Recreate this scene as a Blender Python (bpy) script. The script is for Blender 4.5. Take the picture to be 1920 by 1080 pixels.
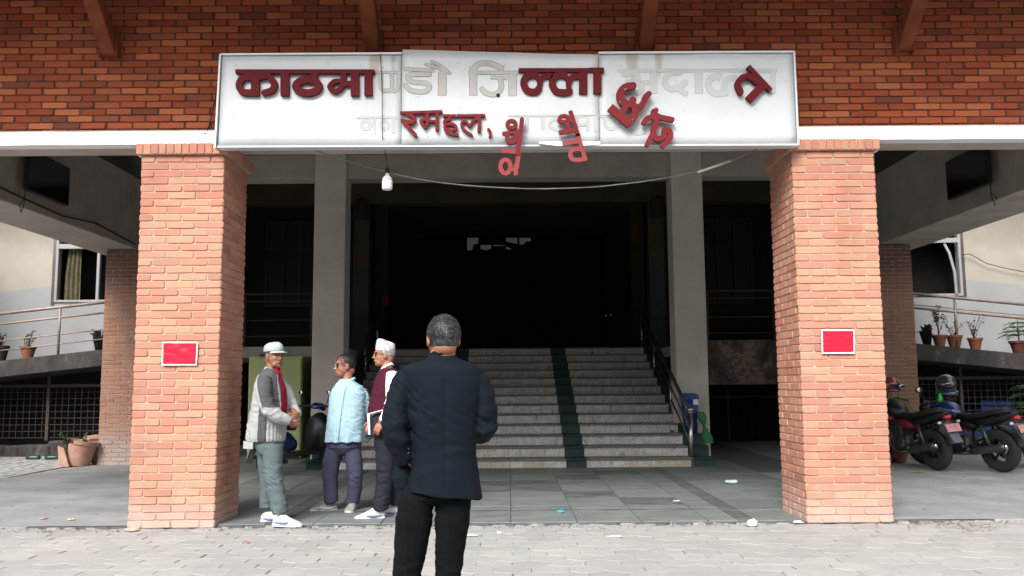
import bpy, bmesh, math, random
import numpy as np
from mathutils import Vector, Matrix, Euler, noise
PI = math.pi
R = math.radians
random.seed(7)
scene = bpy.context.scene
for _o in list(bpy.data.objects): bpy.data.objects.remove(_o)

# ------------------------------------------------------------------ camera, world, sun, exposure
CAM_H = 1.33; FOC = 1640.0
PITCH = math.atan(180/FOC); ROLL = R(-.43); YAW = math.atan(5/FOC)
CAM_M = Matrix.Rotation(-YAW, 3, 'Z') @ Matrix.Rotation(PI/2 + PITCH, 3, 'X') @ Matrix.Rotation(ROLL, 3, 'Z')
cd = bpy.data.cameras.new('camera'); cam = bpy.data.objects.new('camera', cd)
scene.collection.objects.link(cam)
cam.matrix_world = Matrix.Translation((0, 0, CAM_H)) @ CAM_M.to_4x4()
cd.sensor_width = 36; cd.lens = FOC/1920*36; cd.clip_start = .05; cd.clip_end = 800
scene.camera = cam
world = bpy.data.worlds.new('World'); scene.world = world; world.use_nodes = True
wn = world.node_tree.nodes; wl = world.node_tree.links
sky = wn.new('ShaderNodeTexSky'); sky.sky_type = 'NISHITA'; sky.sun_disc = False
SUN_EL, SUN_AZ = R(42), R(200)                     # azimuth clockwise from +Y: behind the camera, a little to the left
sky.sun_elevation = SUN_EL; sky.sun_rotation = SUN_AZ; sky.dust_density = 3.0; sky.air_density = 1.0
hs = wn.new('ShaderNodeHueSaturation'); hs.inputs['Saturation'].default_value = .22
wl.new(sky.outputs[0], hs.inputs['Color']); wl.new(hs.outputs[0], wn['Background'].inputs['Color'])
wn['Background'].inputs['Strength'].default_value = .15
sd = bpy.data.lights.new('sun', 'SUN'); sd.energy = 1.5; sd.angle = R(24); sd.color = (1, .97, .93)
sun = bpy.data.objects.new('sun', sd); scene.collection.objects.link(sun)
_dir = Vector((math.sin(SUN_AZ)*math.cos(SUN_EL), math.cos(SUN_AZ)*math.cos(SUN_EL), math.sin(SUN_EL)))
sun.rotation_euler = _dir.to_track_quat('Z', 'Y').to_euler(); sun.location = _dir*50
vs = scene.view_settings
vs.view_transform = 'Standard'; vs.look = 'None'; vs.gamma = 1; vs.use_curve_mapping = False
vs.exposure = 1.32
scene.render.resolution_x = 1024; scene.render.resolution_y = 576
scene.render.engine = 'CYCLES'
scene.cycles.max_bounces = 8; scene.cycles.diffuse_bounces = 4

# ------------------------------------------------------------------ helpers
COL = scene.collection
def at(px, py, Y):                                  # photograph pixel -> point of the place on the plane y = Y
    d = CAM_M @ Vector(((px-960)/FOC, (540-py)/FOC, -1))
    return Vector((d.x*Y/d.y, Y, CAM_H + d.z*Y/d.y))

class MB:
    def __init__(s): s.v = []; s.f = []; s.mi = []; s.m = 0
    def add(s, vs_, fs, m=None):
        b = len(s.v); s.v += [tuple(p) for p in vs_]
        for f in fs: s.f.append(tuple(i+b for i in f)); s.mi.append(s.m if m is None else m)
        return s
    def box(s, x0, x1, y0, y1, z0, z1, bev=0, M=None):
        if bev <= 0:
            v = [(x0,y0,z0),(x1,y0,z0),(x1,y1,z0),(x0,y1,z0),(x0,y0,z1),(x1,y0,z1),(x1,y1,z1),(x0,y1,z1)]
            f = [(0,3,2,1),(4,5,6,7),(0,1,5,4),(1,2,6,5),(2,3,7,6),(3,0,4,7)]
        else:
            b = bev
            def ring(i, z):
                return [(x0+b+i,y0+i,z),(x1-b-i,y0+i,z),(x1-i,y0+b+i,z),(x1-i,y1-b-i,z),(x1-b-i,y1-i,z),(x0+b+i,y1-i,z),(x0+i,y1-b-i,z),(x0+i,y0+b+i,z)]
            v = ring(b*.6, z0)+ring(0, z0+b)+ring(0, z1-b)+ring(b*.6, z1)
            f = [tuple(range(7,-1,-1)), tuple(range(24,32))]
            for k in range(3):
                for i in range(8):
                    j = (i+1) % 8; f.append((k*8+i, k*8+j, k*8+8+j, k*8+8+i))
        if M is not None: v = [M @ Vector(p) for p in v]
        return s.add(v, f)
    def quad(s, a, b, c, d): return s.add([a,b,c,d], [(0,1,2,3)])
    def tube(s, pts, r, n=8, cap=True):
        pts = [Vector(p) for p in pts]
        rr = r if isinstance(r, (list, tuple)) else [r]*len(pts)
        t0 = (pts[1]-pts[0]).normalized()
        up = Vector((0,0,1)) if abs(t0.z) < .9 else Vector((1,0,0))
        a = t0.cross(up).normalized(); vs_ = []
        for i, p in enumerate(pts):
            t = (pts[min(i+1,len(pts)-1)]-pts[max(i-1,0)]).normalized()
            a = (a - t*a.dot(t)).normalized(); b = t.cross(a)
            for k in range(n):
                q = 2*PI*k/n; vs_.append(p + (a*math.cos(q)+b*math.sin(q))*rr[i])
        fs = []
        for i in range(len(pts)-1):
            for k in range(n):
                j = (k+1) % n; fs.append((i*n+k, i*n+j, (i+1)*n+j, (i+1)*n+k))
        if cap: fs += [tuple(range(n-1,-1,-1)), tuple(range((len(pts)-1)*n, len(pts)*n))]
        return s.add(vs_, fs)
    def lathe(s, prof, n=20, M=None, closed_top=True, closed_bot=True):       # prof: (radius, z)
        vs_ = [(r*math.cos(2*PI*k/n), r*math.sin(2*PI*k/n), z) for r, z in prof for k in range(n)]
        if M is not None: vs_ = [M @ Vector(p) for p in vs_]
        fs = [(i*n+k, i*n+(k+1)%n, (i+1)*n+(k+1)%n, (i+1)*n+k) for i in range(len(prof)-1) for k in range(n)]
        if closed_bot: fs.append(tuple(range(n-1,-1,-1)))
        if closed_top: fs.append(tuple(range((len(prof)-1)*n, len(prof)*n)))
        return s.add(vs_, fs)
    def loft(s, rings, n=20, e=2.0):               # ring: (centre, half_w, half_d, yaw[, tilt])  superellipse in a near-horizontal plane
        vs_ = []
        for rg in rings:
            c, w, d, yaw = rg[:4]; ex = rg[4] if len(rg) > 4 else e
            c = Vector(c); ca, sa = math.cos(yaw), math.sin(yaw)
            for k in range(n):
                q = 2*PI*k/n; cx, sy = math.cos(q), math.sin(q)
                x = w*math.copysign(abs(cx)**(2/ex), cx); y = d*math.copysign(abs(sy)**(2/ex), sy)
                vs_.append(c + Vector((x*ca - y*sa, x*sa + y*ca, 0)))
        m = len(rings)
        fs = [(i*n+k, i*n+(k+1)%n, (i+1)*n+(k+1)%n, (i+1)*n+k) for i in range(m-1) for k in range(n)]
        fs += [tuple(range(n-1,-1,-1)), tuple(range((m-1)*n, m*n))]
        return s.add(vs_, fs)
    def ell(s, c, r, M=None, n=16, m=10):           # ellipsoid, M 3x3 rotation
        c = Vector(c); vs_ = []
        for i in range(m+1):
            th = PI*i/m
            for k in range(n):
                q = 2*PI*k/n
                p = Vector((r[0]*math.sin(th)*math.cos(q), r[1]*math.sin(th)*math.sin(q), -r[2]*math.cos(th)))
                vs_.append(c + (M @ p if M is not None else p))
        fs = [(i*n+k, i*n+(k+1)%n, (i+1)*n+(k+1)%n, (i+1)*n+k) for i in range(m) for k in range(n)]
        return s.add(vs_, fs)
    def mesh(s, name):
        me = bpy.data.meshes.new(name); me.from_pydata(s.v, [], s.f); me.validate(); me.update()
        return me
    def build(s, name, mat, parent=None, smooth=False, loc=None, **tags):
        me = s.mesh(name)
        mats = mat if isinstance(mat, (list, tuple)) else [mat]
        for m_ in mats: me.materials.append(m_)
        if len(mats) > 1 and len(me.polygons) == len(s.mi): me.polygons.foreach_set('material_index', s.mi)
        if smooth: me.shade_smooth() if smooth is True else me.set_sharp_from_angle(angle=smooth)
        return link(name, me, parent, loc, **tags)

def link(name, me, parent=None, loc=None, **tags):
    o = bpy.data.objects.new(name, me); COL.objects.link(o)
    if loc is not None: o.location = loc
    if parent is not None: o.parent = parent
    for k, v in tags.items(): o[k] = v
    return o
def thing(name, label, cat, loc=(0,0,0), rz=0, group=None):
    o = bpy.data.objects.new(name, None); COL.objects.link(o)
    o.location = loc; o.rotation_euler = (0,0,rz); o.empty_display_size = .2
    o['label'] = label; o['category'] = cat
    if group: o['group'] = group
    return o
def tag(o, label=None, cat=None, group=None, kind=None):
    for k, v in (('label',label),('category',cat),('group',group),('kind',kind)):
        if v: o[k] = v
    return o
def copy_tree(o, parent=None):
    c = o.copy(); COL.objects.link(c); c.parent = parent
    for ch in list(o.children): copy_tree(ch, c)
    return c

# ------------------------------------------------------------------ materials
class NT:
    def __init__(s, name):
        s.mat = bpy.data.materials.new(name); s.mat.use_nodes = True
        s.n = s.mat.node_tree.nodes; s.l = s.mat.node_tree.links
        s.b = s.n['Principled BSDF']; s.co = None
    def new(s, t, **kw):
        x = s.n.new(t)
        for k, v in kw.items():
            if hasattr(x, k): setattr(x, k, v)
        return x
    def coord(s, kind='Object'):
        if s.co is None: s.co = s.new('ShaderNodeTexCoord')
        return s.co.outputs[kind]
    def pos(s):
        g = s.new('ShaderNodeNewGeometry'); return g.outputs['Position']
    def noise(s, scale, detail=4, rough=.6, vec=None, stretch=None, dist=0):
        t = s.new('ShaderNodeTexNoise'); t.inputs['Scale'].default_value = scale; t.inputs['Detail'].default_value = detail
        t.inputs['Roughness'].default_value = rough; t.inputs['Distortion'].default_value = dist
        v = vec if vec is not None else s.pos()
        if stretch:
            m = s.new('ShaderNodeMapping'); m.inputs['Scale'].default_value = stretch; s.l.new(v, m.inputs[0]); v = m.outputs[0]
        s.l.new(v, t.inputs['Vector']); return t.outputs['Fac']
    def ramp(s, fac, stops):
        r = s.new('ShaderNodeValToRGB'); e = r.color_ramp.elements
        while len(e) < len(stops): e.new(.5)
        for i, (p, c) in enumerate(stops):
            e[i].position = p; e[i].color = (*c, 1) if len(c) == 3 else c
        s.l.new(fac, r.inputs[0]); return r.outputs[0]
    def mix(s, fac, a, b, mode='MIX'):
        m = s.new('ShaderNodeMix'); m.data_type = 'RGBA'; m.blend_type = mode
        for sock, v in ((m.inputs[0], fac), (m.inputs[6], a), (m.inputs[7], b)):
            if isinstance(v, (int, float)): sock.default_value = v
            elif isinstance(v, (tuple, list)): sock.default_value = (*v, 1)
            else: s.l.new(v, sock)
        return m.outputs[2]
    def math(s, op, a, b=None):
        m = s.new('ShaderNodeMath'); m.operation = op; m.use_clamp = False
        for i, v in enumerate((a, b)):
            if v is None: continue
            if isinstance(v, (int, float)): m.inputs[i].default_value = v
            else: s.l.new(v, m.inputs[i])
        return m.outputs[0]
    def bump(s, h, strength=.3, dist=.01):
        b = s.new('ShaderNodeBump'); b.inputs['Strength'].default_value = strength; b.inputs['Distance'].default_value = dist
        s.l.new(h, b.inputs['Height']); s.l.new(b.outputs[0], s.b.inputs['Normal'])
    def color(s, c):
        if isinstance(c, (tuple, list)): s.b.inputs['Base Color'].default_value = (*c, 1)
        else: s.l.new(c, s.b.inputs['Base Color'])
    def rough(s, r):
        if isinstance(r, (int, float)): s.b.inputs['Roughness'].default_value = r
        else: s.l.new(r, s.b.inputs['Roughness'])
    def set(s, k, v): s.b.inputs[k].default_value = v; return s
    def rnd(s):                                   # one number per piece, joined or single
        g = s.new('ShaderNodeNewGeometry'); o = s.new('ShaderNodeObjectInfo')
        return s.math('FRACT', s.math('ADD', g.outputs['Random Per Island'], o.outputs['Random']))

def simple(name, c, rough=.6, metal=0, var=.12, scale=6, bump=0, bscale=80, spec=.5, coat=0, stretch=None):
    t = NT(name); n = t.noise(scale, 5, .65, vec=t.coord(), stretch=stretch)
    lo = tuple(x*(1-var) for x in c); hi = tuple(min(1, x*(1+var)) for x in c)
    t.color(t.ramp(n, [(.3, lo), (.7, hi)])); t.rough(rough); t.set('Metallic', metal)
    t.b.inputs['Specular IOR Level'].default_value = spec
    if coat: t.set('Coat Weight', coat)
    if bump: t.bump(t.noise(bscale, 4, .6, vec=t.coord()), bump, .004)
    return t.mat

def brick_mat(name, stops, stain=None, grime=1.0):
    t = NT(name); r = t.rnd()
    base = t.ramp(r, stops)
    n = t.noise(26, 5, .7); base = t.mix(t.math('MULTIPLY', n, .55), base, tuple(x*.72 for x in stops[len(stops)//2][1]))
    n2 = t.noise(7, 4, .7)
    base = t.mix(t.ramp(n2, [(.62,(0,0,0)),(.78,(.55*grime,)*3)]), base, (.52,.33,.26))
    n3 = t.noise(60, 3, .8); base = t.mix(t.ramp(n3, [(.70,(0,0,0)),(.76,(.8,.8,.8))]), base, (.09,.05,.04))
    n4 = t.noise(1.6, 6, .7, stretch=(1,1,.6)); base = t.mix(t.ramp(n4, [(.5,(0,0,0)),(.72,(.42*grime,)*3)]), base, tuple(x*.42 for x in stops[1][1]))
    n5 = t.noise(4.5, 6, .8); base = t.mix(t.ramp(n5, [(.68,(0,0,0)),(.80,(.5*grime,)*3)]), base, (.50,.42,.37))
    if stain: base = stain(t, base)
    t.color(base); t.rough(.88); t.b.inputs['Specular IOR Level'].default_value = .2
    t.bump(t.noise(110, 4, .7), .5, .004)
    return t.mat
def zmask(t, z0, z1, wob=.25, sc=3.0):            # 0 below z0 -> 1 above z1, edge broken by noise
    s_ = t.new('ShaderNodeSeparateXYZ'); t.l.new(t.pos(), s_.inputs[0])
    z = t.math('ADD', s_.outputs[2], t.math('MULTIPLY', t.math('SUBTRACT', t.noise(sc, 5, .7), .5), wob*2))
    m = t.new('ShaderNodeMapRange'); m.inputs[1].default_value = z0; m.inputs[2].default_value = z1
    t.l.new(z, m.inputs[0]); return m.outputs[0]
def pill_stain(t, base):                          # lime bloom near the paving
    m = zmask(t, .02, .34, .22, 4); inv = t.math('SUBTRACT', 1, m)
    return t.mix(t.math('MULTIPLY', inv, .55), base, (.52,.44,.40))
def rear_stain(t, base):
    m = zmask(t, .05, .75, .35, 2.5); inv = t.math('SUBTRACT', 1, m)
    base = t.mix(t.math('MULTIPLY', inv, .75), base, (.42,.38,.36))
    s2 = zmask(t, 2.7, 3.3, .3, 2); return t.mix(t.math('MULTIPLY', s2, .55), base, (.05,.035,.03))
M = {}
M['brick_pillar'] = brick_mat('brick_pillar', [(0,(.47,.19,.135)),(.3,(.52,.23,.16)),(.6,(.56,.275,.185)),(.85,(.52,.30,.195)),(1,(.36,.165,.13))], pill_stain)
M['brick_wall'] = brick_mat('brick_wall', [(0,(.23,.042,.022)),(.3,(.35,.068,.031)),(.55,(.43,.097,.046)),(.78,(.52,.17,.07)),(.93,(.26,.06,.036)),(1,(.09,.032,.030))], None, .25)
M['brick_rear'] = brick_mat('brick_rear', [(0,(.30,.155,.105)),(.5,(.37,.19,.13)),(1,(.32,.20,.15))], rear_stain)
M['mortar'] = simple('mortar', (.40,.295,.235), .95, var=.25, scale=9, bump=.5, bscale=60)
M['mortar_dark'] = simple('mortar_dark', (.085,.05,.037), .95, var=.3, scale=9, bump=.5, bscale=60)
M['white_paint'] = simple('white_paint', (.80,.80,.80), .7, var=.03, scale=2, bump=.15, bscale=40)
def plaster(name, c, c2, z=None, dirt=.35, slope=0):
    t = NT(name); base = c
    if z is not None:
        s_ = t.new('ShaderNodeSeparateXYZ'); t.l.new(t.pos(), s_.inputs[0])
        ax = t.math('ABSOLUTE', s_.outputs[0]); zz = t.math('ADD', s_.outputs[2], t.math('MULTIPLY', ax, slope))
        base = t.mix(t.math('GREATER_THAN', zz, z), c2, c)
    n = t.noise(1.3, 6, .7); dn = t.ramp(n, [(.35,(1,1,1)),(.75,(1-dirt,)*3)])
    base = t.mix(1.0, base, dn, 'MULTIPLY')
    n2 = t.noise(5, 5, .75, stretch=(3,3,.5)); base = t.mix(t.ramp(n2, [(.6,(0,0,0)),(.85,(.4,.4,.4))]), base, (.10,.09,.08))
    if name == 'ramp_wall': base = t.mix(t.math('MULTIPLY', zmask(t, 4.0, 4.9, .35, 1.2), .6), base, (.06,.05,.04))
    t.color(base); t.rough(.85); t.bump(t.noise(30, 5, .6), .25, .006); return t.mat
M['concrete_beam'] = plaster('concrete_beam', (.47,.42,.365), None)
M['column_paint'] = plaster('column_paint', (.66,.605,.535), None, dirt=.25)
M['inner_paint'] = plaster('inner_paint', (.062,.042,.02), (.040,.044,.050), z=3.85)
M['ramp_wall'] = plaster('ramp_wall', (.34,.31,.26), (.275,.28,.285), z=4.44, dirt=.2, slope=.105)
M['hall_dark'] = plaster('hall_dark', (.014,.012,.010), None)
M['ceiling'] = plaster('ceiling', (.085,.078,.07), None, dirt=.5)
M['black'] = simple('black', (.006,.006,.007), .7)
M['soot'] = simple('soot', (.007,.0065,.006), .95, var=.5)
M['steel'] = simple('steel', (.45,.42,.40), .28, metal=1, var=.1)
M['rail_dark'] = simple('rail_dark', (.16,.13,.12), .35, metal=.7, var=.2)
M['grille_wire'] = simple('grille_wire', (.055,.036,.03), .7, var=.3)
M['rust_rail'] = simple('rust_rail', (.27,.20,.17), .5, metal=.4, var=.3)
M['brown_paint'] = simple('brown_paint', (.16,.048,.022), .8, var=.25, scale=5, bump=.1)

# ------------------------------------------------------------------ ground
def ground_mat():
    t = NT('ground_dust'); n = t.noise(1.3, 6, .75)
    t.color(t.ramp(n, [(.44,(.12,.115,.11)),(.60,(.33,.32,.31))])); t.rough(.95); t.bump(t.noise(40,5,.7), .4, .01); return t.mat
M['ground'] = ground_mat()
g = MB(); g.add([(-140,-140,-.03),(140,-140,-.03),(140,140,-.03),(-140,140,-.03)], [(0,1,2,3)])
ground = g.build('ground', M['ground']); tag(ground, kind='structure')

def paver_mat():
    t = NT('paver_concrete'); r = t.rnd()
    base = t.ramp(r, [(0,(.285,.28,.27)),(.5,(.31,.305,.295)),(1,(.335,.328,.315))])
    n = t.noise(9, 6, .7); base = t.mix(t.ramp(n, [(.45,(0,0,0)),(.75,(.5,.5,.5))]), base, (.24,.23,.215))
    n2 = t.noise(55, 4, .8); base = t.mix(t.ramp(n2, [(.66,(0,0,0)),(.74,(.7,.7,.7))]), base, (.10,.09,.085))
    n3 = t.noise(1.1, 5, .6); base = t.mix(t.ramp(n3, [(.5,(0,0,0)),(.7,(.5,.5,.5))]), base, (.40,.385,.36))
    n5 = t.noise(2.3, 7, .8); base = t.mix(t.ramp(n5, [(.60,(0,0,0)),(.74,(.55,.55,.55))]), base, (.17,.16,.15))
    t.color(base); t.rough(.93); t.bump(t.noise(90, 5, .7), .3, .004); return t.mat
M['paver'] = paver_mat()

def emit_pieces(name, items, mat, parent, limit, stuff_name):
    """items: (priority, mesh, matrix). The first `limit` become objects, the rest one joined mesh."""
    items.sort(key=lambda q: q[0])
    for pr, me, mt in items[:limit]:
        if not me.materials: me.materials.append(mat)
        o = bpy.data.objects.new(name, me); o.matrix_basis = mt; COL.objects.link(o); o.parent = parent
    rest = items[limit:]
    if rest:
        V, Fc = [], []
        for pr, me, mt in rest:
            b = len(V); V += [tuple(mt @ v.co) for v in me.vertices]; Fc += [tuple(i+b for i in p.vertices) for p in me.polygons]
        me = bpy.data.meshes.new(stuff_name); me.from_pydata(V, [], Fc); me.materials.append(mat)
        o = link(stuff_name, me, parent); o['kind'] = 'stuff'

# hexagonal interlocking pavers on the plaza
def paver_variants(rad, n=8):
    out = []
    for k in range(n):
        rr = random.Random(100+k); m = MB(); pts = []
        for i in range(6):
            a = PI/6 + i*PI/3 + rr.uniform(-.06,.06); q = rad*rr.uniform(.955,.99)
            pts.append((q*math.cos(a)*1.145, q*math.sin(a)*.97))
        def ring(s_, z): return [(x*s_, y*s_, z) for x, y in pts]
        z = rr.uniform(-.003,.003)
        v = ring(1,-.05)+ring(1,-.0035+z)+ring(.97,z)
        f = [(i, (i+1)%6, 6+(i+1)%6, 6+i) for i in range(6)]+[(6+i, 6+(i+1)%6, 12+(i+1)%6, 12+i) for i in range(6)]+[tuple(range(12,18))]
        m.add(v, f); out.append(m.mesh('paver'))
    return out
PR = .140
pv = paver_variants(PR)
plaza = MB(); plaza.add([(-9,-3,-.0095),(9,-3,-.0095),(9,8.5,-.0095),(-9,8.5,-.0095)], [(0,1,2,3)])
plaza_o = plaza.build('plaza_paving', M['ground']); tag(plaza_o, kind='structure')
items = []; rng = random.Random(3)
dx, dy = PR*math.sqrt(3)*1.12, PR*1.5*.98
row = 0; y = 8.36
while y > 1.0:
    x = -8 + (dx/2 if row % 2 else 0)
    while x < 8:
        px = 955 + 1640*x/y; vis = y > 5.95 and -20 < px < 1940
        T = Matrix.Translation((x+rng.uniform(-.006,.006), y+rng.uniform(-.006,.006), -.003+rng.uniform(-.0022,.0015))) @ Matrix.Rotation(rng.choice((0,PI))+rng.uniform(-.05,.05),4,'Z') @ Matrix.Rotation(rng.uniform(-.006,.006),4,'X')
        items.append(((0 if vis else 100)+y, rng.choice(pv), T)); x += dx
    y -= dy; row += 1
print('pavers visible', sum(1 for i in items if i[0] < 100))
emit_pieces('paver', items, M['paver'], plaza_o, 300, 'paver_field')

# ------------------------------------------------------------------ portico floor
def slate(name, a, b):
    t = NT(name); r = t.rnd(); base = t.mix(r, a, b)
    n = t.noise(2.2, 6, .7, stretch=(1,2.2,1)); base = t.mix(t.ramp(n, [(.42,(0,0,0)),(.7,(.6,.6,.6))]), base, (.26,.26,.25))
    n2 = t.noise(16, 5, .75); base = t.mix(t.ramp(n2, [(.6,(0,0,0)),(.8,(.45,.45,.45))]), base, (.05,.055,.055))
    t.color(base); t.rough(t.ramp(t.noise(3,5,.7), [(.3,(.42,)*3),(.7,(.7,)*3)])); t.bump(t.noise(22,5,.6), .12, .004)
    t.b.inputs['Specular IOR Level'].default_value = .35
    return t.mat
M['slate'] = slate('slate', (.125,.145,.142), (.155,.172,.168))
M['slate_dark'] = slate('slate_dark', (.070,.074,.078), (.09,.094,.098))
M['concrete_floor'] = simple('concrete_floor', (.24,.245,.245), .8, var=.28, scale=1.6, bump=.3, bscale=35)
M['grout'] = simple('grout', (.10,.11,.11), .9, var=.2)
pf = MB()
pf.box(-4.6,4.6,8.5,24,-.12,.012)
pf_o = pf.build('portico_floor', M['grout']); tag(pf_o, kind='structure')
cf = MB()                                         # smooth concrete aprons either side
cf.add([(-12,8.52,.018),(-3.64,8.52,.018),(-3.64,20,.018),(-7.1,15.6,.018),(-7.05,15.2,.018),(-7.4,12.9,.018),(-12,10.6,.018)], [(0,1,2,3,4,5,6)])
cf.add([(3.64,8.52,.018),(12,8.52,.018),(12,12.0,.018),(6.3,12.7,.018),(3.64,13.0,.018)], [(0,1,2,3,4)])
co = cf.build('concrete_apron', M['concrete_floor']); tag(co, kind='structure')
cf = MB(); cf.box(-12,-4.6,8.5,8.52,-.12,.018); cf.box(4.6,12,8.5,8.52,-.12,.018); cf.box(4.6,12,12.0,21,-.1,.010); cf.box(-12,-4.6,8.6,21,-.1,.006)
o = cf.build('side_yard_floor', simple('yard_concrete', (.30,.29,.28), .9, var=.3, scale=3, bump=.4)); tag(o, kind='structure')
# left yard: small pavers
m_ = MB(); m_.box(-.055,.055,-.105,.105,-.03,0,.006); pvs = m_.mesh('yard_paver')
items = []
for i in range(26):
    for j in range(30):
        x = -10.4 + i*.118*1.0; y = 12.2 + j*.218 + (.109 if i%2 else 0)
        if x > -7.15 or y > 17: continue
        if y < 12.9 + (x+7.4)*.62: continue
        items.append((abs(y-13), pvs, Matrix.Translation((x, y, .026+rng.uniform(-.004,.004))) @ Matrix.Rotation(rng.uniform(-.03,.03),4,'Z')))
emit_pieces('yard_paver', items, M['paver'], co, 300, 'yard_paver_field')

# slate tiles
def tile(x0, x1, y0, y1, dark, parent, z=.024):
    g_ = .004; m = MB(); w, d = (x1-x0)/2-g_, (y1-y0)/2-g_
    m.box(-w, w, -d, d, -.012, 0, .003)
    o = m.build('floor_tile', M['slate_dark'] if dark else M['slate'], parent)
    o.location = ((x0+x1)/2, (y0+y1)/2, z+rng.uniform(-.0015,.0015)); o.rotation_euler = (rng.uniform(-.002,.002), rng.uniform(-.002,.002), 0)
ys = [8.51, 8.98, 9.23]; yrows = [9.36, 10.27, 10.86, 11.5, 12.15, 12.84, 13.45, 13.9]
xs_in = [-2.17,-1.88,-1.24,-.63,0,.63,1.24,1.88,2.17]
bx = [-4.6,-3.9,-3.1,-2.79,-2.17]
for r0, r1 in ((8.51, 9.23), (9.36, 9.63), (9.63,10.27),(10.27,10.86),(10.86,11.5),(11.5,12.15),(12.15,12.84),(12.84,13.45),(13.45,13.9)):
    for a, b in zip(xs_in[:-1], xs_in[1:]):
        c = abs((a+b)/2); dk = False
        if abs(r0-10.27) < .01 and .63 < c < 1.24: dk = True
        if abs(r0-9.63) < .01 and 1.24 < c < 1.88: dk = True
        if r0 in (10.86, 11.5) and c < .63: dk = True
        if abs(r0-12.15) < .01 and .63 < c < 1.24: dk = True
        if abs(r0-12.84) < .01 and 1.24 < c < 1.88: dk = True
        tile(a, b, r0, r1, dk, pf_o)
    for s_ in (-1, 1):
        tile(*sorted((s_*2.17, s_*2.34)), r0, r1, True, pf_o)
for a, b in zip(xs_in[:-1], xs_in[1:]): tile(a, b, 9.23, 9.36, True, pf_o)
for s_ in (-1, 1):
    tile(*sorted((s_*2.17, s_*2.34)), 9.23, 9.36, True, pf_o)
    for a, b in ((2.34,2.79),(2.79,3.62)):
        y0 = 8.51
        for y1 in (9.23, 10.1, 11.0, 11.9, 12.8, 13.9, 15.0):
            if not (b <= 3.63 and a >= 2.7 and y1 < 9.3): tile(*sorted((s_*a, s_*b)), y0, y1, False, pf_o)
            y0 = y1

# ------------------------------------------------------------------ bricks
def brick_meshes(L, H, D=.115, n=6, seed=0, rnd_=.012):
    out = []
    for k in range(n):
        rr = random.Random(seed*50+k); l, h = L/2, H/2; c = rr.uniform(.006, rnd_)
        cs = [c*rr.uniform(.5,1.7) for _ in range(4)]
        def ring(ins, y, jt):
            a, b = l-ins, h-ins
            P_ = [(-a+cs[0],-b),(a-cs[1],-b),(a,-b+cs[1]),(a,b-cs[2]),(a-cs[2],b),(-a+cs[3],b),(-a,b-cs[3]),(-a,-b+cs[0])]
            return [(x+rr.uniform(-jt,jt), y, z+rr.uniform(-jt,jt)) for x, z in P_]
        v = ring(0, D, 0)+ring(0, .006, .0015)+ring(.004, 0, .0015)
        f = [(8*q+i, 8*q+8+i, 8*q+8+(i+1)%8, 8*q+(i+1)%8) for q in range(2) for i in range(8)]
        f = [tuple(reversed(x)) for x in f]; f.append(tuple(range(16,24)))
        m = MB(); m.add(v, f); out.append(m.mesh('brick'))
    return out
def wall_run(items, x0, x1, z, L, H, off, Mw, meshes, half, vis, yj=.004, rng=rng, gap=.011):
    """one course between x0 and x1 in a local wall frame (x along, -y outward)"""
    x = x0 - off
    while x < x1 - .01:
        a, b = max(x, x0), min(x+L, x1); w = b-a
        if w > .03:
            full = w > L*.95
            src = rng.choice(meshes if full else half); base = (L if full else L/2)-gap
            S = Matrix.Diagonal(((w-gap)/base, 1, 1, 1))
            T = Mw @ Matrix.Translation(((a+b)/2, rng.uniform(-yj, yj), z+rng.uniform(-.0015,.0015))) @ Matrix.Rotation(rng.uniform(-.006,.006),4,'Y') @ S
            items.append((vis(T.translation), src, T))
        x += L
def pillar(name, label, x0, x1, y0, y1, z1, rows, mat, inner, group, L=None, mort='mortar', half_n=True):
    th = thing(name, label, 'pillar', ((x0+x1)/2, y0, 0), 0, group)
    W, Dp = x1-x0, y1-y0; hx = W/2; H = z1/rows; L = L or W/3
    c = MB(); c.box(-hx+.0085, hx-.0085, .0085, Dp-.0085, 0, z1); c.build('mortar', M[mort], th)
    full = brick_meshes(L-.011, H-.0095, seed=len(name)+rows); half = brick_meshes(L/2-.011, H-.0095, seed=99)
    items = []; rg = random.Random(int(abs(x0)*100)+rows*3)
    cx = (x0+x1)/2
    def vz(T, pen): return pen + (0 if T.z < z1 else 1)
    F0 = Matrix.Translation((0,0,0))
    sides = [(F0, W, 0), (Matrix.Translation((inner*hx, 0, 0)) @ Matrix.Rotation(inner*PI/2,4,'Z'), Dp, 1),
             (Matrix.Translation((-inner*hx, 0, 0)) @ Matrix.Rotation(-inner*PI/2,4,'Z'), Dp, 50), (Matrix.Translation((0,Dp,0)) @ Matrix.Rotation(PI,4,'Z'), W, 60)]
    for r_ in range(rows):
        z = (r_+.5)*H
        for k, (Mw, wid, pen) in enumerate(sides):
            if k in (0, 3): xa, xb = -wid/2, wid/2
            elif (k == 1) == (inner > 0): xa, xb = 0, wid
            else: xa, xb = -wid, 0
            if k == 1:  # side faces start behind the front brick's end
                pass
            off = (0 if (r_+k) % 2 else L/2)
            if k in (1, 2) and not ((k == 1) == (inner > 0)):
                off = ((xb-xa) % L) * 0 + off
            wall_run(items, xa, xb, z, L, H, off, Mw, full, half, lambda T, pen=pen: pen*10 + T.z*.1, rng=rg, yj=.0035)
    emit_pieces('brick', items, M[mat], th, 300, 'brick_courses')
    return th
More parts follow.
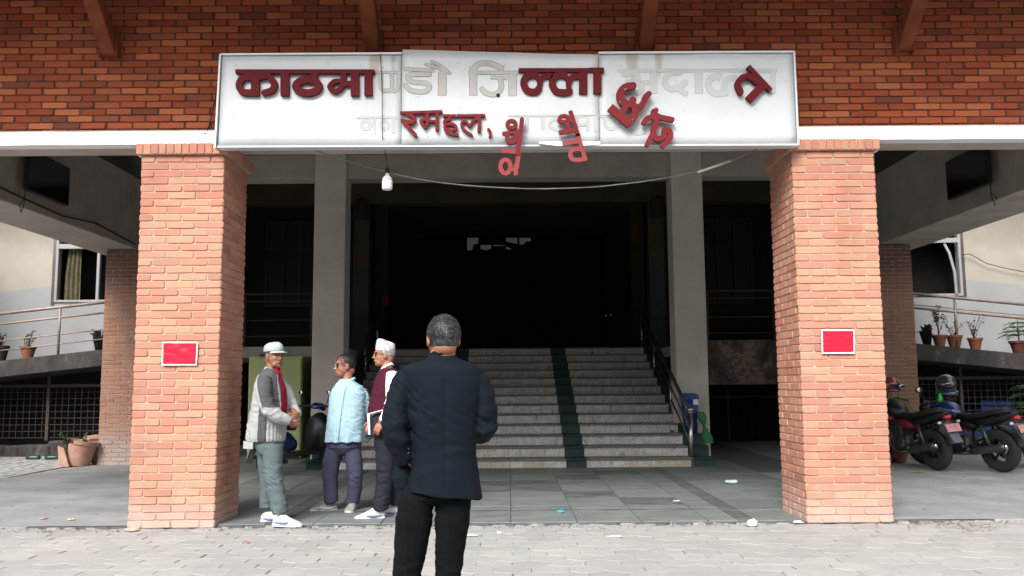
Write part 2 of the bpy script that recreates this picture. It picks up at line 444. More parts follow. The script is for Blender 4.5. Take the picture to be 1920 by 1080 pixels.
# ------------------------------------------------------------------ front brick pillars
PZ = 3.60
for s_ in (-1, 1):
    side = 'left' if s_ < 0 else 'right'
    x0, x1 = sorted((s_*2.80, s_*3.62))
    lab = ('thick orange brick pillar left of the men, red notice taped on its front' if s_ < 0 else
           'thick orange brick pillar right of the stairs in front of the parked motorcycles')
    th = pillar('brick_pillar', lab, x0, x1, 8.45, 9.20, PZ, 49, 'brick_pillar', -s_, 'front brick pillars')
    # soldier course capital, a little proud
    cap_b = brick_meshes(.115, .064, D=.10, seed=5+s_, rnd_=.006)
    items = []; cx = .82/2+.045
    m = MB(); m.box(-cx+.012, cx-.012, -.045+.012, .79, PZ, PZ+.108); m.build('capital_core', M['mortar'], th)
    Ry = Matrix.Rotation(PI/2,4,'Y')
    n = 12
    for i in range(n):
        x = -cx + (i+.5)*2*cx/n
        items.append((1, cap_b[i%6], Matrix.Translation((x, -.045+rng.uniform(-.003,.003), PZ+.056)) @ Ry @ Matrix.Diagonal((.94,1,1.05,1))))
    for sd_, an in ((1, PI/2), (-1, -PI/2)):
        for i in range(11):
            yy = -.01 + (i+.5)*.80/11
            items.append((2, cap_b[i%6], Matrix.Translation((sd_*(cx+rng.uniform(-.003,.003)), yy, PZ+.056)) @ Matrix.Rotation(an,4,'Z') @ Ry @ Matrix.Diagonal((.94,1,1.05,1))))
    emit_pieces('capital_brick', items, M['brick_pillar'], th, 300, 'x')
    for o in th.children: pass
    # red notice taped to the pillar
    c = [at(*p, 8.425) for p in ([(304,641),(371,641),(369,685),(303,685)] if s_ < 0 else [(1540,618),(1602,618),(1603,663),(1541,663)])]
    ctr = sum(c, Vector())/4
    po = thing('notice', ('glossy red notice with white border taped to the left brick pillar' if s_ < 0 else 'glossy red notice with white border taped to the right brick pillar'), 'notice', ctr, 0, 'red notices on the front pillars')
    def sheet(name, pts, off, mat_, nx=14, ny=10, amp=.004, sd=0):
        m = MB(); V = []
        for j in range(ny+1):
            for i in range(nx+1):
                u, v = i/nx, j/ny; p = (pts[3]*(1-u)+pts[2]*u)*(1-v)+(pts[0]*(1-u)+pts[1]*u)*v - ctr
                p.y += off - amp*noise.noise(Vector((u*4+sd, v*9, 1.3)))*1.6; V.append(p)
        F_ = [(j*(nx+1)+i, j*(nx+1)+i+1, (j+1)*(nx+1)+i+1, (j+1)*(nx+1)+i) for j in range(ny) for i in range(nx)]
        m.add(V, F_); return m.build(name, mat_, po, True)
    if 'red_print' not in M:
        M['red_print'] = simple('red_print', (.55,.010,.038), .32, var=.35, scale=10, coat=.3, stretch=(1,1,5))
        M['paper_white'] = simple('paper_white', (.80,.78,.78), .6, var=.04)
    sheet('paper', c, 0, M['paper_white'], sd=s_)
    ins = [ctr + (p-ctr)*.90 for p in c]; ins = [Vector((ctr.x+(p.x-ctr.x)*.93, p.y, ctr.z+(p.z-ctr.z)*.89)) for p in c]
    sheet('red_print', ins, -.0025, M['red_print'], sd=s_)

# rear brick pillars
for s_ in (-1, 1):
    x0, x1 = sorted((s_*6.20, s_*7.02))
    pillar('brick_pillar', ('weathered brown brick pillar behind the left orange one beside a leaning clay pot' if s_ < 0 else 'sooty brown brick pillar at the right rear behind the motorcycles'),
           x0, x1, 15.1, 15.9, 3.70, 52, 'brick_rear', -s_, 'rear brick pillars', L=.246)

# ------------------------------------------------------------------ brick wall above the entrance
WY = 8.80
bw = thing('brick_facade', 'red brick wall above the entrance carrying the signboard', 'wall', (0, WY, 0))
m = MB(); m.box(-8.2, 8.2, .012, .50, 3.84, 7.2); m.build('mortar', M['mortar_dark'], bw)
bl = .270; bh = .0735
full = brick_meshes(bl-.016, bh-.011, n=8, seed=21, rnd_=.014); half = brick_meshes(bl/2-.016, bh-.011, seed=22)
items = []
for r_ in range(44):
    z = 3.90 + (r_+.5)*bh
    def vis(T):
        px = 955+T.x*1640/(WY+(T.z-1.33)*.11); ok = abs(px-960) < 980 and T.z < 5.25
        behind = abs(T.x) < 2.85 and T.z < 4.68
        return (0 if ok else 50) + (40 if behind else 0) + T.z*2 + abs(T.x)*.1
    wall_run(items, -8.2, 8.2, z, bl, bh, (0 if r_ % 2 else bl/2)+rng.uniform(-.012,.012), Matrix.Identity(4), full, half, vis, yj=.006, gap=.016)
emit_pieces('brick', items, M['brick_wall'], bw, 300, 'brick_courses')

# ------------------------------------------------------------------ white edge beam below the brick wall
def trimmed(z0, z1, x0, x1, y0, y1, seed=0, amp=.004, nx=120):
    """box whose front edges waver slightly"""
    m = MB(); rr = random.Random(seed); V = []
    for i in range(nx+1):
        x = x0+(x1-x0)*i/nx; a = noise.noise(Vector((x*2.1, seed, 0)))*amp; b = noise.noise(Vector((x*2.7, seed, 5)))*amp
        V += [(x, y0+a, z0+b), (x, y0+a, z1+b*1.3), (x, y1, z1), (x, y1, z0)]
    F_ = []
    for i in range(nx):
        for k in range(4):
            j = (k+1)%4; F_.append((i*4+k, i*4+j, i*4+4+j, i*4+4+k))
    F_ += [(0,3,2,1), (nx*4, nx*4+1, nx*4+2, nx*4+3)]
    m.add(V, [tuple(reversed(f)) for f in F_]); return m
eb = thing('edge_beam', 'white painted concrete beam edge running across above the brick pillars', 'beam', (0,8.4,0))
trimmed(3.712, 3.845, -8.2, 8.2, 8.452, 8.60, 1).build('painted_edge', M['white_paint'], eb, loc=(0,-8.4,0))
trimmed(3.714, 3.90, -8.2, 8.2, 8.602, 8.87, 2, amp=.001).build('soffit', M['concrete_beam'], eb, loc=(0,-8.4,0))
trimmed(3.845, 3.905, -8.2, 8.2, 8.70, 8.86, 3, amp=.012).build('mortar_fillet', M['mortar'], eb, loc=(0,-8.4,0))

# ------------------------------------------------------------------ building shell (out of the light)
sh = thing('court_building', 'large brick and concrete court building with open dark entrance hall', 'building', (0,15,0))
def bb(name, mat_, *b, bev=0):
    m = MB(); m.box(*b, bev); return m.build(name, M[mat_], sh, loc=(0,-15,0))
# ceilings
bb('portico_ceiling', 'ceiling', -6.52, 6.52, 8.90, 15.3, 5.40, 5.6)
bb('side_ceiling', 'ceiling', -7.7, -6.52, 8.90, 20.8, 4.98, 5.2)
bb('side_ceiling', 'ceiling', 6.52, 7.7, 8.90, 20.8, 4.98, 5.2)
# transverse beams to the rear pillars
for s_ in (-1, 1):
    bb('side_beam', 'concrete_beam', *sorted((s_*6.5, s_*7.38)), 8.88, 15.95, 3.72, 4.97, bev=.012)
    bb('wall_above_side_beam', 'ceiling', *sorted((s_*6.56, s_*7.3)), 8.90, 15.95, 4.97, 5.40)
# cross beam over the columns
bb('cross_beam', 'concrete_beam', -6.5, 6.5, 15.16, 15.56, 4.965, 5.40, bev=.01)
bb('inner_cross_beam', 'inner_paint', -6.5, 6.5, 18.72, 19.1, 5.26, 5.95, bev=.01)
bb('beam_light_stop', 'ceiling', -6.5, 6.5, 15.3, 15.56, 5.40, 6.1)  # unseen infill, added to stop sky light leaking in above the beam
for s_ in (-1, 1): bb('hall_light_stop', 'ceiling', *sorted((s_*6.5, s_*6.58)), 15.56, 27, 4.97, 6.1)  # unseen infill strips, added to keep leaking sky light off the upper stairs
bb('hall_ceiling', 'ceiling', -6.5, 6.5, 15.56, 27, 5.95, 6.1)
# tall grey columns and inner columns
for s_ in (-1, 1):
    c = thing('column', 'tall pale grey plastered column at the '+('left' if s_<0 else 'right')+' foot of the stairs'+(', green locker beside it' if s_<0 else ' beside the blue bin'), 'column', (s_*3.135, 15.1, 0), 0, 'grey columns at the stairs')
    m = MB(); m.box(-.275, .275, 0, .5, 0, 5.40, .012); m.build('shaft', M['column_paint'], c)
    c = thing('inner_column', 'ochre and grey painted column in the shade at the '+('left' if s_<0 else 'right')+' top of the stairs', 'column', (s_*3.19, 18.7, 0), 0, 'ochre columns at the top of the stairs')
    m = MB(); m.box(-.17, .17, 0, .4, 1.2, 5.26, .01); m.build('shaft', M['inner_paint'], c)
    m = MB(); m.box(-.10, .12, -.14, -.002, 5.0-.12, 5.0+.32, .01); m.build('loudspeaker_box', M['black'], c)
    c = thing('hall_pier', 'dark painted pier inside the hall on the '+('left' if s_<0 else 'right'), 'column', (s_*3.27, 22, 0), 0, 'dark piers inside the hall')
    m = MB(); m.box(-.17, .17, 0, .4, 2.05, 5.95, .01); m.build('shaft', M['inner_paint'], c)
# landing slab, hall floor, walls of the hall
bb('landing', 'concrete_beam', -7.3, -3.2, 16.5, 24, 1.86, 2.06)
bb('landing', 'concrete_beam', 3.2, 7.3, 16.5, 24, 1.86, 2.06)
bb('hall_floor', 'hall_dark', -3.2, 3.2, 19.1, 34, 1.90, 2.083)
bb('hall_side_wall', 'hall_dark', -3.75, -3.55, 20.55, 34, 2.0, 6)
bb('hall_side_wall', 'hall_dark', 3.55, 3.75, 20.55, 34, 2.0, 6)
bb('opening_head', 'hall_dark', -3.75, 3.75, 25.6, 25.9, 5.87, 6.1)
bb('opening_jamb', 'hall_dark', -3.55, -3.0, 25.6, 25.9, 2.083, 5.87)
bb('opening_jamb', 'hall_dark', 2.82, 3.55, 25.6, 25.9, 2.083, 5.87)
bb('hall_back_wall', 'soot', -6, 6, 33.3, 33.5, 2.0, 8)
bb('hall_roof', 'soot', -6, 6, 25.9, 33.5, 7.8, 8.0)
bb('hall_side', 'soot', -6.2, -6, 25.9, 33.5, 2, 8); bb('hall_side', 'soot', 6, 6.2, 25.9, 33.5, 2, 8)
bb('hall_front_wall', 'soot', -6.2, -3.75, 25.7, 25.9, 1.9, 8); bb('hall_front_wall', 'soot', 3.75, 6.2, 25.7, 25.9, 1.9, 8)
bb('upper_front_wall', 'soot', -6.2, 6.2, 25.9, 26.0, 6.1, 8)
# side bay rear walls (upper floor), dark
for s_ in (-1, 1):
    bb('bay_wall', 'soot', *sorted((s_*3.75, s_*7.3)), 20.6, 20.8, 2.06, 5.95)
    bb('basement_wall', 'soot', *sorted((s_*3.3, s_*11.5)), 20.0, 20.2, -.05, 1.86)
    bb('outer_end_wall', 'hall_dark', *sorted((s_*11.5, s_*11.7)), 12.0, 21, -.05, 5.2)
    bb('bay_ceiling', 'ceiling', *sorted((s_*6.5, s_*7.3)), 18.4, 20.8, 5.2, 5.95)
    bb('bay_end_wall', 'hall_dark', *sorted((s_*7.1, s_*7.3)), 18.5, 20.8, 2.06, 5.95)
    bb('stair_side_wall', 'soot', *sorted((s_*3.25, s_*3.32)), 15.7, 20.2, 0, 1.86)
# roof eave and struts
ev = thing('eave', 'brown timber roof eave overhanging the brick wall', 'roof', (0,8.3,0))
m = MB(); m.box(-9, 9, 6.7, 9.4, 5.56, 5.70); m.build('eave_slab', M['brown_paint'], ev, loc=(0,-8.3,0))
for i in range(31):
    x = -8.1+i*.54; m = MB(); m.box(x-.035, x+.035, 6.72, 8.79, 5.46, 5.558); m.build('rafter', M['brown_paint'], ev, loc=(0,-8.3,0))
def worn_paint():
    t = NT('strut_paint'); n = t.noise(40, 4, .8)
    base = t.ramp(t.noise(6,4,.6), [(.3,(.15,.042,.018)),(.7,(.24,.075,.035))])
    base = t.mix(t.ramp(n, [(.68,(0,0,0)),(.72,(1,1,1))]), base, (.33,.27,.22)); t.color(base); t.rough(.8); t.b.inputs['Specular IOR Level'].default_value = .15; return t.mat
M['strut'] = worn_paint()
posw = ['leftmost', 'second from left', 'third from left', 'rightmost']
for k, x in enumerate((-4.12, -1.395, 1.43, 4.11)):
    st = thing('roof_strut', 'slanting brown timber roof strut on the brick wall, %s of the four' % posw[k], 'roof strut', (x, WY, 4.76), 0, 'brown roof struts')
    m = MB(); Mx = Matrix.Rotation(R(48),4,'X')
    m.box(-.075,.075,-.075,.075,.06,1.28,.010, M=Mx); m.build('beam', M['strut'], st)
    m = MB(); m.box(-.095,.095,-.085,.0,-.02,.14,.008); m.box(-.08,.08,-.12,-.002,.04,.12,.006); m.build('bracket', M['strut'], st)
    m = MB(); m.box(-.098,-.080,-.11,-.0,-.05,.22,.004); m.build('side_cleat', M['strut'], st)
    m = MB(); m.box(.080,.098,-.11,-.0,-.05,.22,.004); m.build('side_cleat', M['strut'], st)

# ------------------------------------------------------------------ unseen block behind the camera, added to shade the stairs from low sky light
ob = thing('sky_shade_block', 'unseen plain block added behind the camera to cut low sky light', 'building', (0,-17,0))
m = MB(); m.box(-34,34,-9,0,-.02,10.5); m.build('walls', simple('shade_block_plaster', (.16,.15,.13), .9, var=.2, scale=1), ob)
m = MB(); m.box(-34.5,34.5,-9.4,.5,10.5,10.8); m.build('roof_slab', M['concrete_beam'], ob)
wn_ = None
for fl_ in range(3):
    for i in range(17):
        mm = MB(); mm.box(-.75,.75,-.02,.06,0,1.5,.02)
        w_ = mm.build('window', M['black'], ob, loc=(-32+i*4, 0, 1.1+fl_*3.3)) if wn_ is None else None
        if wn_ is None: wn_ = w_
        else:
            w_ = wn_.copy(); COL.objects.link(w_); w_.location = (-32+i*4, 0, 1.1+fl_*3.3)

# ------------------------------------------------------------------ stairs
def marble(name, c, vein, stain=False):
    t = NT(name); r = t.rnd()
    of = t.new('ShaderNodeVectorMath', operation='ADD'); cmb = t.new('ShaderNodeCombineXYZ')
    t.l.new(t.math('MULTIPLY', r, 37.0), cmb.inputs[0]); t.l.new(t.pos(), of.inputs[0]); t.l.new(cmb.outputs[0], of.inputs[1])
    mp = t.new('ShaderNodeMapping'); mp.inputs['Rotation'].default_value = (0, .6, .3); mp.inputs['Scale'].default_value = (2.2,1,1); t.l.new(of.outputs[0], mp.inputs[0])
    n = t.noise(2.6, 5, .6, vec=mp.outputs[0], dist=2.0)
    base = t.ramp(n, [(.34, vein), (.44, c), (.49, tuple(x*.55 for x in c)), (.53, c), (.75, tuple(x*.8 for x in c))])
    sx = t.noise(2.4, 6, .7, stretch=(1,1,9)); base = t.mix(t.ramp(sx, [(.45,(0,0,0)),(.75,(.6,.6,.6))]), base, tuple(x*.42 for x in c))
    base = t.mix(t.math('MULTIPLY', t.noise(1.7,5,.6), .35), base, tuple(x*.5 for x in c))
    if stain:
        m_ = zmask(t, .10, .22, .03, 3); inv = t.math('SUBTRACT', 1, m_)
        inv = t.math('MULTIPLY', inv, t.math('GREATER_THAN', t.noise(2.1,3,.5), .5)); base = t.mix(t.math('MULTIPLY', inv, .5), base, (.45,.34,.16))
    t.color(base); t.rough(.5); t.b.inputs['Specular IOR Level'].default_value = .35; t.bump(t.noise(30,4,.6), .06, .003); return t.mat
M['marble'] = marble('marble', (.72,.70,.65), (.28,.27,.25), True)
M['marble_tread'] = marble('marble_tread', (.26,.25,.24), (.10,.10,.10))
M['green_marble'] = marble('green_marble', (.028,.062,.060), (.012,.025,.025))
stc = thing('staircase', 'wide marble staircase with two dark green stripes rising into the hall', 'staircase', (0,13.9,0))
SR, ST_ = .161, .40; NS = 13
core = MB()
for i in range(NS):
    core.box(-3.2, 3.2, i*ST_+.02, 5.3, i*SR, (i+1)*SR-.022)
core.build('core', M['concrete_beam'], stc)
def split(a, b, n, rr):
    xs = [a]
    for k in range(1, n): xs.append(a+(b-a)*(k+rr.uniform(-.22,.22))/n)
    return xs+[b]
for i in range(NS):
    rr = random.Random(50+i); segs = []
    hw = 3.2
    for a, b, n in ((-2.86,-1.19,4),(-.87,.87,4),(1.19,2.86,4)):
        xs = split(a, b, n, rr); segs += [(xs[k], xs[k+1], 'marble') for k in range(n)]
    segs += [(-hw,-2.86,'green_marble'),(2.86,hw,'green_marble'),(-1.19,-.87,'green_marble'),(.87,1.19,'green_marble')]
    for a, b, mt in segs:
        m = MB(); m.box(-(b-a)/2+.0015, (b-a)/2-.0015, 0, .018, 0, SR-.030, .002)
        m.build('riser_slab', M[mt], stc, loc=((a+b)/2, i*ST_+rr.uniform(-.0015,.0015), i*SR+.001))
    for a, b, mt in ((-hw,-2.86,'green_marble'),(-2.86,-1.19,0),(-1.19,-.87,'green_marble'),(-.87,.87,0),(.87,1.19,'green_marble'),(1.19,2.86,0),(2.86,hw,'green_marble')):
        m = MB(); m.box(-(b-a)/2+.0015, (b-a)/2-.0015, -.030, ST_-.002 if i < NS-1 else 1.3, -.026, 0, .009)
        m.build('tread_slab', M[mt or 'marble_tread'], stc, loc=((a+b)/2, i*ST_, (i+1)*SR))

# stair handrails
def stair_rail(s_, label):
    r_ = thing('stair_railing', label, 'railing', (s_*2.84, 13.95, 0), 0, 'handrails of the staircase')
    m = MB(); m.tube([(0,-.02,0),(0,-.02,.87)], .032, 12); m.build('newel_post', M['steel'], r_, True)
    m = MB(); m.ell((0,-.02,.905), (.052,.052,.045)); m.tube([(0,-.02,.85),(0,-.02,.875)], .045, 12); m.build('finial', M['steel'], r_, True)
    sl = SR/ST_; e = 4.9
    def ln(z0, rad, mt, nm, ya=0):
        m = MB(); m.tube([(0,ya,z0),(0,e,z0+e*sl)], rad, 8); m.build(nm, M[mt], r_, True)
    ln(.86, .034, 'rail_dark', 'handrail'); ln(.60, .014, 'rail_dark', 'rail_bar'); ln(.38, .014, 'rail_dark', 'rail_bar')
    for y in (1.62, 3.3, 4.85):
        z = y*sl; m = MB(); m.tube([(0,y,z-.02),(0,y,z+.85)], .019, 8); m.build('baluster', M['steel'], r_, True)
stair_rail(1, 'steel stair handrail with ball topped post at the right of the stairs')
stair_rail(-1, 'steel stair handrail at the left of the stairs behind the men')

# side bay railings on the landing
for s_ in (-1, 1):
    rl = thing('landing_railing', 'thin steel railing of the dark landing '+('left' if s_<0 else 'right')+' of the stairs', 'railing', (0,16.52,2.06), 0, 'landing railings')
    for z in (1.0, .86, .5, .2):
        m = MB(); m.tube([(s_*3.45,0,z),(s_*6.3,0,z)], .022 if z==1 else .013, 6); m.build('rail_bar', M['grille_wire'], rl, True)
    for x in (3.75, 5.0, 6.2):
        m = MB(); m.tube([(s_*x,0,0),(s_*x,0,1)], .02, 6); m.build('post', M['grille_wire'], rl, True)
    w = thing('dark_window', 'burnt out window in the dark wall '+('left' if s_<0 else 'right')+' of the stairs', 'window', (s_*5.15, 20.58, 3.2), 0, 'burnt windows behind the landing')
    m = MB(); fr = MB()
    m.box(-.6,.6,-.01,.01,0,2.0); m.build('pane', M['black'], w)
    for a in (-.6,-.2,.2,.6): fr.box(a-.03,a+.03,-.05,-.012,0,2.0)
    for a in (0,1.35,2.0): fr.box(-.63,.63,-.06,-.011,a-.03,a+.03)
    fr.build('frame', simple('burnt_frame', (.016,.015,.014), .7), w)
# burnt banner hanging from the landing, right bay
def banner_mat():
    t = NT('burnt_banner'); n = t.noise(1.5, 7, .75, dist=.3)
    base = t.ramp(n, [(.38,(.008,.007,.007)),(.48,(.07,.045,.033)),(.54,(.24,.16,.11)),(.58,(.03,.024,.02)),(.70,(.50,.46,.43))])
    n2 = t.noise(9,6,.75); base = t.mix(t.ramp(n2,[(.5,(0,0,0)),(.75,(.8,.8,.8))]), base, (.03,.02,.02)); t.color(base); t.rough(.6); return t.mat
M['banner'] = banner_mat()
m = MB(); V = []; nx, nz = 40, 14
for j in range(nz+1):
    for i in range(nx+1):
        x = 3.70+ 2.4*i/nx; z = 1.29+.83*j/nz
        V.append((x-4.9, .02*noise.noise(Vector((x*3,z*2,0))), z-1.29))
F_ = [(j*(nx+1)+i, j*(nx+1)+i+1, (j+1)*(nx+1)+i+1, (j+1)*(nx+1)+i) for j in range(nz) for i in range(nx)]
m.add(V, F_); o = m.build('banner', M['banner'], None, True, loc=(4.9,16.42,1.29)); tag(o, 'scorched brown and white printed banner hanging below the right landing', 'banner')
# basement mesh grilles
def grille(x0, x1, y, z0, z1, step, label):
    g_ = thing('wire_grille', label, 'grille', ((x0+x1)/2, y, 0), 0, 'wire grilles of the basement')
    cx = (x0+x1)/2; n = int((x1-x0)/step)
    for i in range(n+1):
        x = x0-cx+i*step; m = MB(); m.tube([(x,0,z0),(x,0,z1)], .006, 5, False); m.build('wire', M['grille_wire'], g_)
    k = int((z1-z0)/step)
    for j in range(k+1):
        z = z0+j*step; m = MB(); m.tube([(x0-cx,.012,z),(x1-cx,.012,z)], .006, 5, False); m.build('wire', M['grille_wire'], g_)
    for x in (x0-cx, x0-cx+(x1-x0)*.46, x1-cx):
        m = MB(); m.box(x-.03,x+.03,-.03,.03,z0-.05,z1+.25); m.build('frame_post', M['grille_wire'], g_)
    m = MB(); m.box(x0-cx,x1-cx,-.025,.025,z1+.03,z1+.09); m.build('frame_rail', M['grille_wire'], g_)
grille(-10.6,-7.1,17.2,.36,1.30,.125,'rusty wire grille under the left ramp')
grille(7.1,10.6,17.0,.26,1.32,.125,'rusty wire grille under the right ramp behind the motorcycles')
grille(3.6,6.3,19.6,.05,.95,.16,'dark wire grille under the right landing below the banner')

# ------------------------------------------------------------------ ramps, rails, walls with windows (both ends)
for s_ in (-1, 1):
    nm = 'left' if s_ < 0 else 'right'
    sl = .105; zt = lambda x: 2.03-sl*(abs(x)-7.7)
    rp = thing('ramp', 'sooty concrete access ramp with flower pots on the %s' % nm, 'ramp', (s_*7.3,16.5,0), 0, 'access ramps either side')
    if 'ramp' not in M:
        t = NT('ramp_concrete'); n = t.noise(1.6, 7, .75, stretch=(1,1,.5))
        base = t.ramp(n, [(.4,(.022,.020,.019)),(.56,(.055,.048,.044)),(.66,(.16,.13,.12)),(.75,(.34,.31,.29))])
        t.color(base); t.rough(.9); t.bump(t.noise(14,6,.7), .5, .01); M['ramp'] = t.mat
    m = MB(); a, b = 6.9, 11.5
    V = []
    for x in (a, b):
        for y, dz in ((0,0),(1.75,0),(1.75,-.30),(0,-.30)): V.append((s_*x - s_*7.3, y, zt(x)+dz))
    m.add(V, [(0,1,5,4),(1,2,6,5),(2,3,7,6),(3,0,4,7),(0,3,2,1),(4,5,6,7)]); o = m.build('ramp_slab', M['ramp'], rp)
    rl = thing('ramp_railing', 'brown pipe railing along the %s ramp' % nm, 'railing', (s_*7.3,16.55,0), 0, 'railings of the ramps')
    for h, rad in ((.90,.030),(.70,.020),(.38,.012),(.20,.012)) if s_ < 0 else ((.95,.030),(.68,.024),(.74,.010)):
        m = MB(); m.tube([(s_*(x-7.3),0,zt(x)+h) for x in (6.9, 11.5)], rad, 8); m.build('rail', M['rust_rail'], rl, True)
    for x in ((8.52, 10.4) if s_ < 0 else (8.47, 10.4)):
        m = MB(); m.tube([(s_*(x-7.3),0,zt(x)),(s_*(x-7.3),0,zt(x)+.92)], .026, 8); m.build('post', M['rust_rail'], rl, True)
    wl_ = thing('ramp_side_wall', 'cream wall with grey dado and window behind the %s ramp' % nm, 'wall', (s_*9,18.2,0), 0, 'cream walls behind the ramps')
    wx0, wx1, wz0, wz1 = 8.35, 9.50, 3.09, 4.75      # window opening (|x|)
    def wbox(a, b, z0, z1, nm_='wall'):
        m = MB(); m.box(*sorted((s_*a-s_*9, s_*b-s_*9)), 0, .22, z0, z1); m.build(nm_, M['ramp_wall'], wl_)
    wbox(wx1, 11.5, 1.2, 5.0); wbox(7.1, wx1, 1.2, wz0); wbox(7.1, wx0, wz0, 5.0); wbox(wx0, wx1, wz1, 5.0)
    bb('under_ramp_shade', 'soot', *sorted((s_*7.1, s_*11.5)), 18.0, 18.1, -.05, 1.72)  # dark panel put in for the black shade beneath the ramp
    wd = thing('window', ('open pale framed window with a curtain above the left ramp' if s_<0 else 'burnt out window with a bent pale frame above the right ramp'), 'window', (s_*(wx0+wx1)/2, 18.2, wz0), 0, None)
    hw_ = (wx1-wx0)/2; H_ = wz1-wz0
    M.setdefault('alu', simple('window_alu', (.26,.26,.26), .5, var=.1))
    for n_, bx_ in (('jamb', (-hw_,-hw_+.055,0,H_)), ('jamb', (hw_-.055,hw_,0,H_)), ('sill', (-hw_+.055,hw_-.055,0,.05)), ('transom', (-hw_+.055,hw_-.055,1.13,1.23)), ('head', (-hw_+.055,hw_-.055,H_-.05,H_)), ('mullion', (s_*-.32-.03,s_*-.32+.03,.05,1.13))):
        if n_ == 'mullion' and s_ > 0: continue
        m = MB(); m.box(bx_[0],bx_[1],-.03,.05,bx_[2],bx_[3],.006); m.build(n_, M['alu'], wd)
    m = MB(); e_ = s_*hw_; m.box(min(e_,e_+s_*.07),max(e_,e_+s_*.07),-.012,.05,-.05,H_); m.build('dark_reveal', M['rail_dark'], wd)
    m = MB(); m.box(-hw_-.3,hw_+.3,.223,1.3,-.3,H_+.2); m.f = [f for k, f in enumerate(m.f) if k != 2]; m.mi = m.mi[:5]; m.build('dark_room', M['soot'], wd)
    if s_ < 0:
        m = MB(); V = []; nx = 30
        for i in range(nx+1):
            u = i/nx; x = -.44+.34*u
            for z in (.06, .6, 1.15): V.append((x+ (.05 if z > 1 else 0)*(1-u), .12+.03*math.sin(u*22+z), z))
        m.add(V, [(i*3+k,(i+1)*3+k,(i+1)*3+k+1,i*3+k+1) for i in range(nx) for k in range(2)])
        m.build('curtain', simple('curtain', (.08,.07,.035), .9, var=.4, scale=12), wd, True)
    else:
        m = MB(); m.tube([(.25,.02,1.12),(.33,-.02,.9),(.40,-.05,.5),(.42,-.04,.04)], .03, 6); m.build('bent_frame', M['alu'], wd)
    # kerb of rough stone under the grille
    kb = thing('stone_kerb', 'rough grey stone kerb at the foot of the %s grille' % nm, 'kerb', (s_*8.9,17.0,0), 0, 'stone kerbs under the grilles')
    for i in range(14):
        w = rng.uniform(.2,.34); x = -1.85+i*.27; h = rng.uniform(.22,.33)
        m = MB(); m.box(x,x+w,rng.uniform(-.08,-.02),.25,-.02,h,.03); m.build('stone', M['ramp'], kb)
# televisions on the side beams
for s_ in (-1, 1):
    t_ = thing('television', 'black television hanging on the %s side beam' % ('left' if s_<0 else 'right'), 'television', (s_*6.36,11.85,3.92), 0, 'black televisions on the side beams')
    m = MB(); m.box(-.03,.03,-.55,.55,0,.56,.012); m.build('case', M['black'], t_)
    m = MB(); m.box(*sorted((-s_*.031,-s_*.034)),-.53,.53,.02,.54); m.build('screen', simple('tv_screen', (.004,.004,.005), .12), t_)
    m = MB(); m.box(*sorted((s_*.03,s_*.13)),-.1,.1,.12,.4); m.build('bracket', M['black'], t_)
    m = MB(); m.tube([(s_*.06,-.42,.02),(s_*.05,-.45,-.1),(s_*.09,-.5,-.2),(s_*.1,-.43,-.28),(s_*.08,-.38,-.1)], .006, 5); m.build('cable', M['black'], t_)
# ------------------------------------------------------------------ signboard
SY = 8.285
sg = thing('signboard', 'long white metal signboard with maroon Nepali letters, several fallen off or dangling', 'signboard', (0, SY, 4.08))
def sp(px, py, y=SY): return at(px, py, y) - Vector((0, SY, 4.08))
def sign_paint():
    t = NT('sign_paint'); base = (.52,.545,.56)
    n = t.noise(1.4, 6, .7); base = t.mix(t.ramp(n, [(.45,(0,0,0)),(.75,(.5,.5,.5))]), base, (.42,.43,.43))
    s_ = t.new('ShaderNodeSeparateXYZ'); t.l.new(t.pos(), s_.inputs[0])
    # brown drip stains below the two middle struts
    n2 = t.noise(9, 7, .8, stretch=(3.2,1,.32))
    def drip(x, w, z0, k):
        d = t.math('ABSOLUTE', t.math('SUBTRACT', s_.outputs[0], x)); a = t.math('SUBTRACT', 1, t.math('DIVIDE', d, w))
        b = t.new('ShaderNodeMapRange'); b.inputs[1].default_value = z0; b.inputs[2].default_value = 4.5; t.l.new(s_.outputs[2], b.inputs[0])
        a = t.math('MULTIPLY', t.math('MAXIMUM', a, 0), b.outputs[0])
        return t.math('MULTIPLY', t.math('MULTIPLY', a, k), n2)
    for x, w, z0, k in ((-1.30,.10,4.0,3.2),(-1.12,.06,3.8,2.2),(1.22,.10,4.05,3.4),(1.48,.08,4.15,2.8),(-.02,.05,3.6,1.2)):
        m_ = t.new('ShaderNodeMapRange'); m_.inputs[1].default_value = .45; m_.inputs[2].default_value = .95; t.l.new(drip(x,w,z0,k), m_.inputs[0])
        base = t.mix(t.math('MULTIPLY', m_.outputs[0], .7), base, (.33,.26,.18))
    n4 = t.noise(33, 3, .9); base = t.mix(t.ramp(n4, [(.74,(0,0,0)),(.78,(.7,.7,.7))]), base, (.35,.33,.31))
    t.color(base); t.rough(.42); t.bump(t.noise(1.1,3,.5), .25, .03); return t.mat
M['sign'] = sign_paint()
M['sign_frame'] = simple('sign_frame', (.60,.61,.62), .4, var=.05)
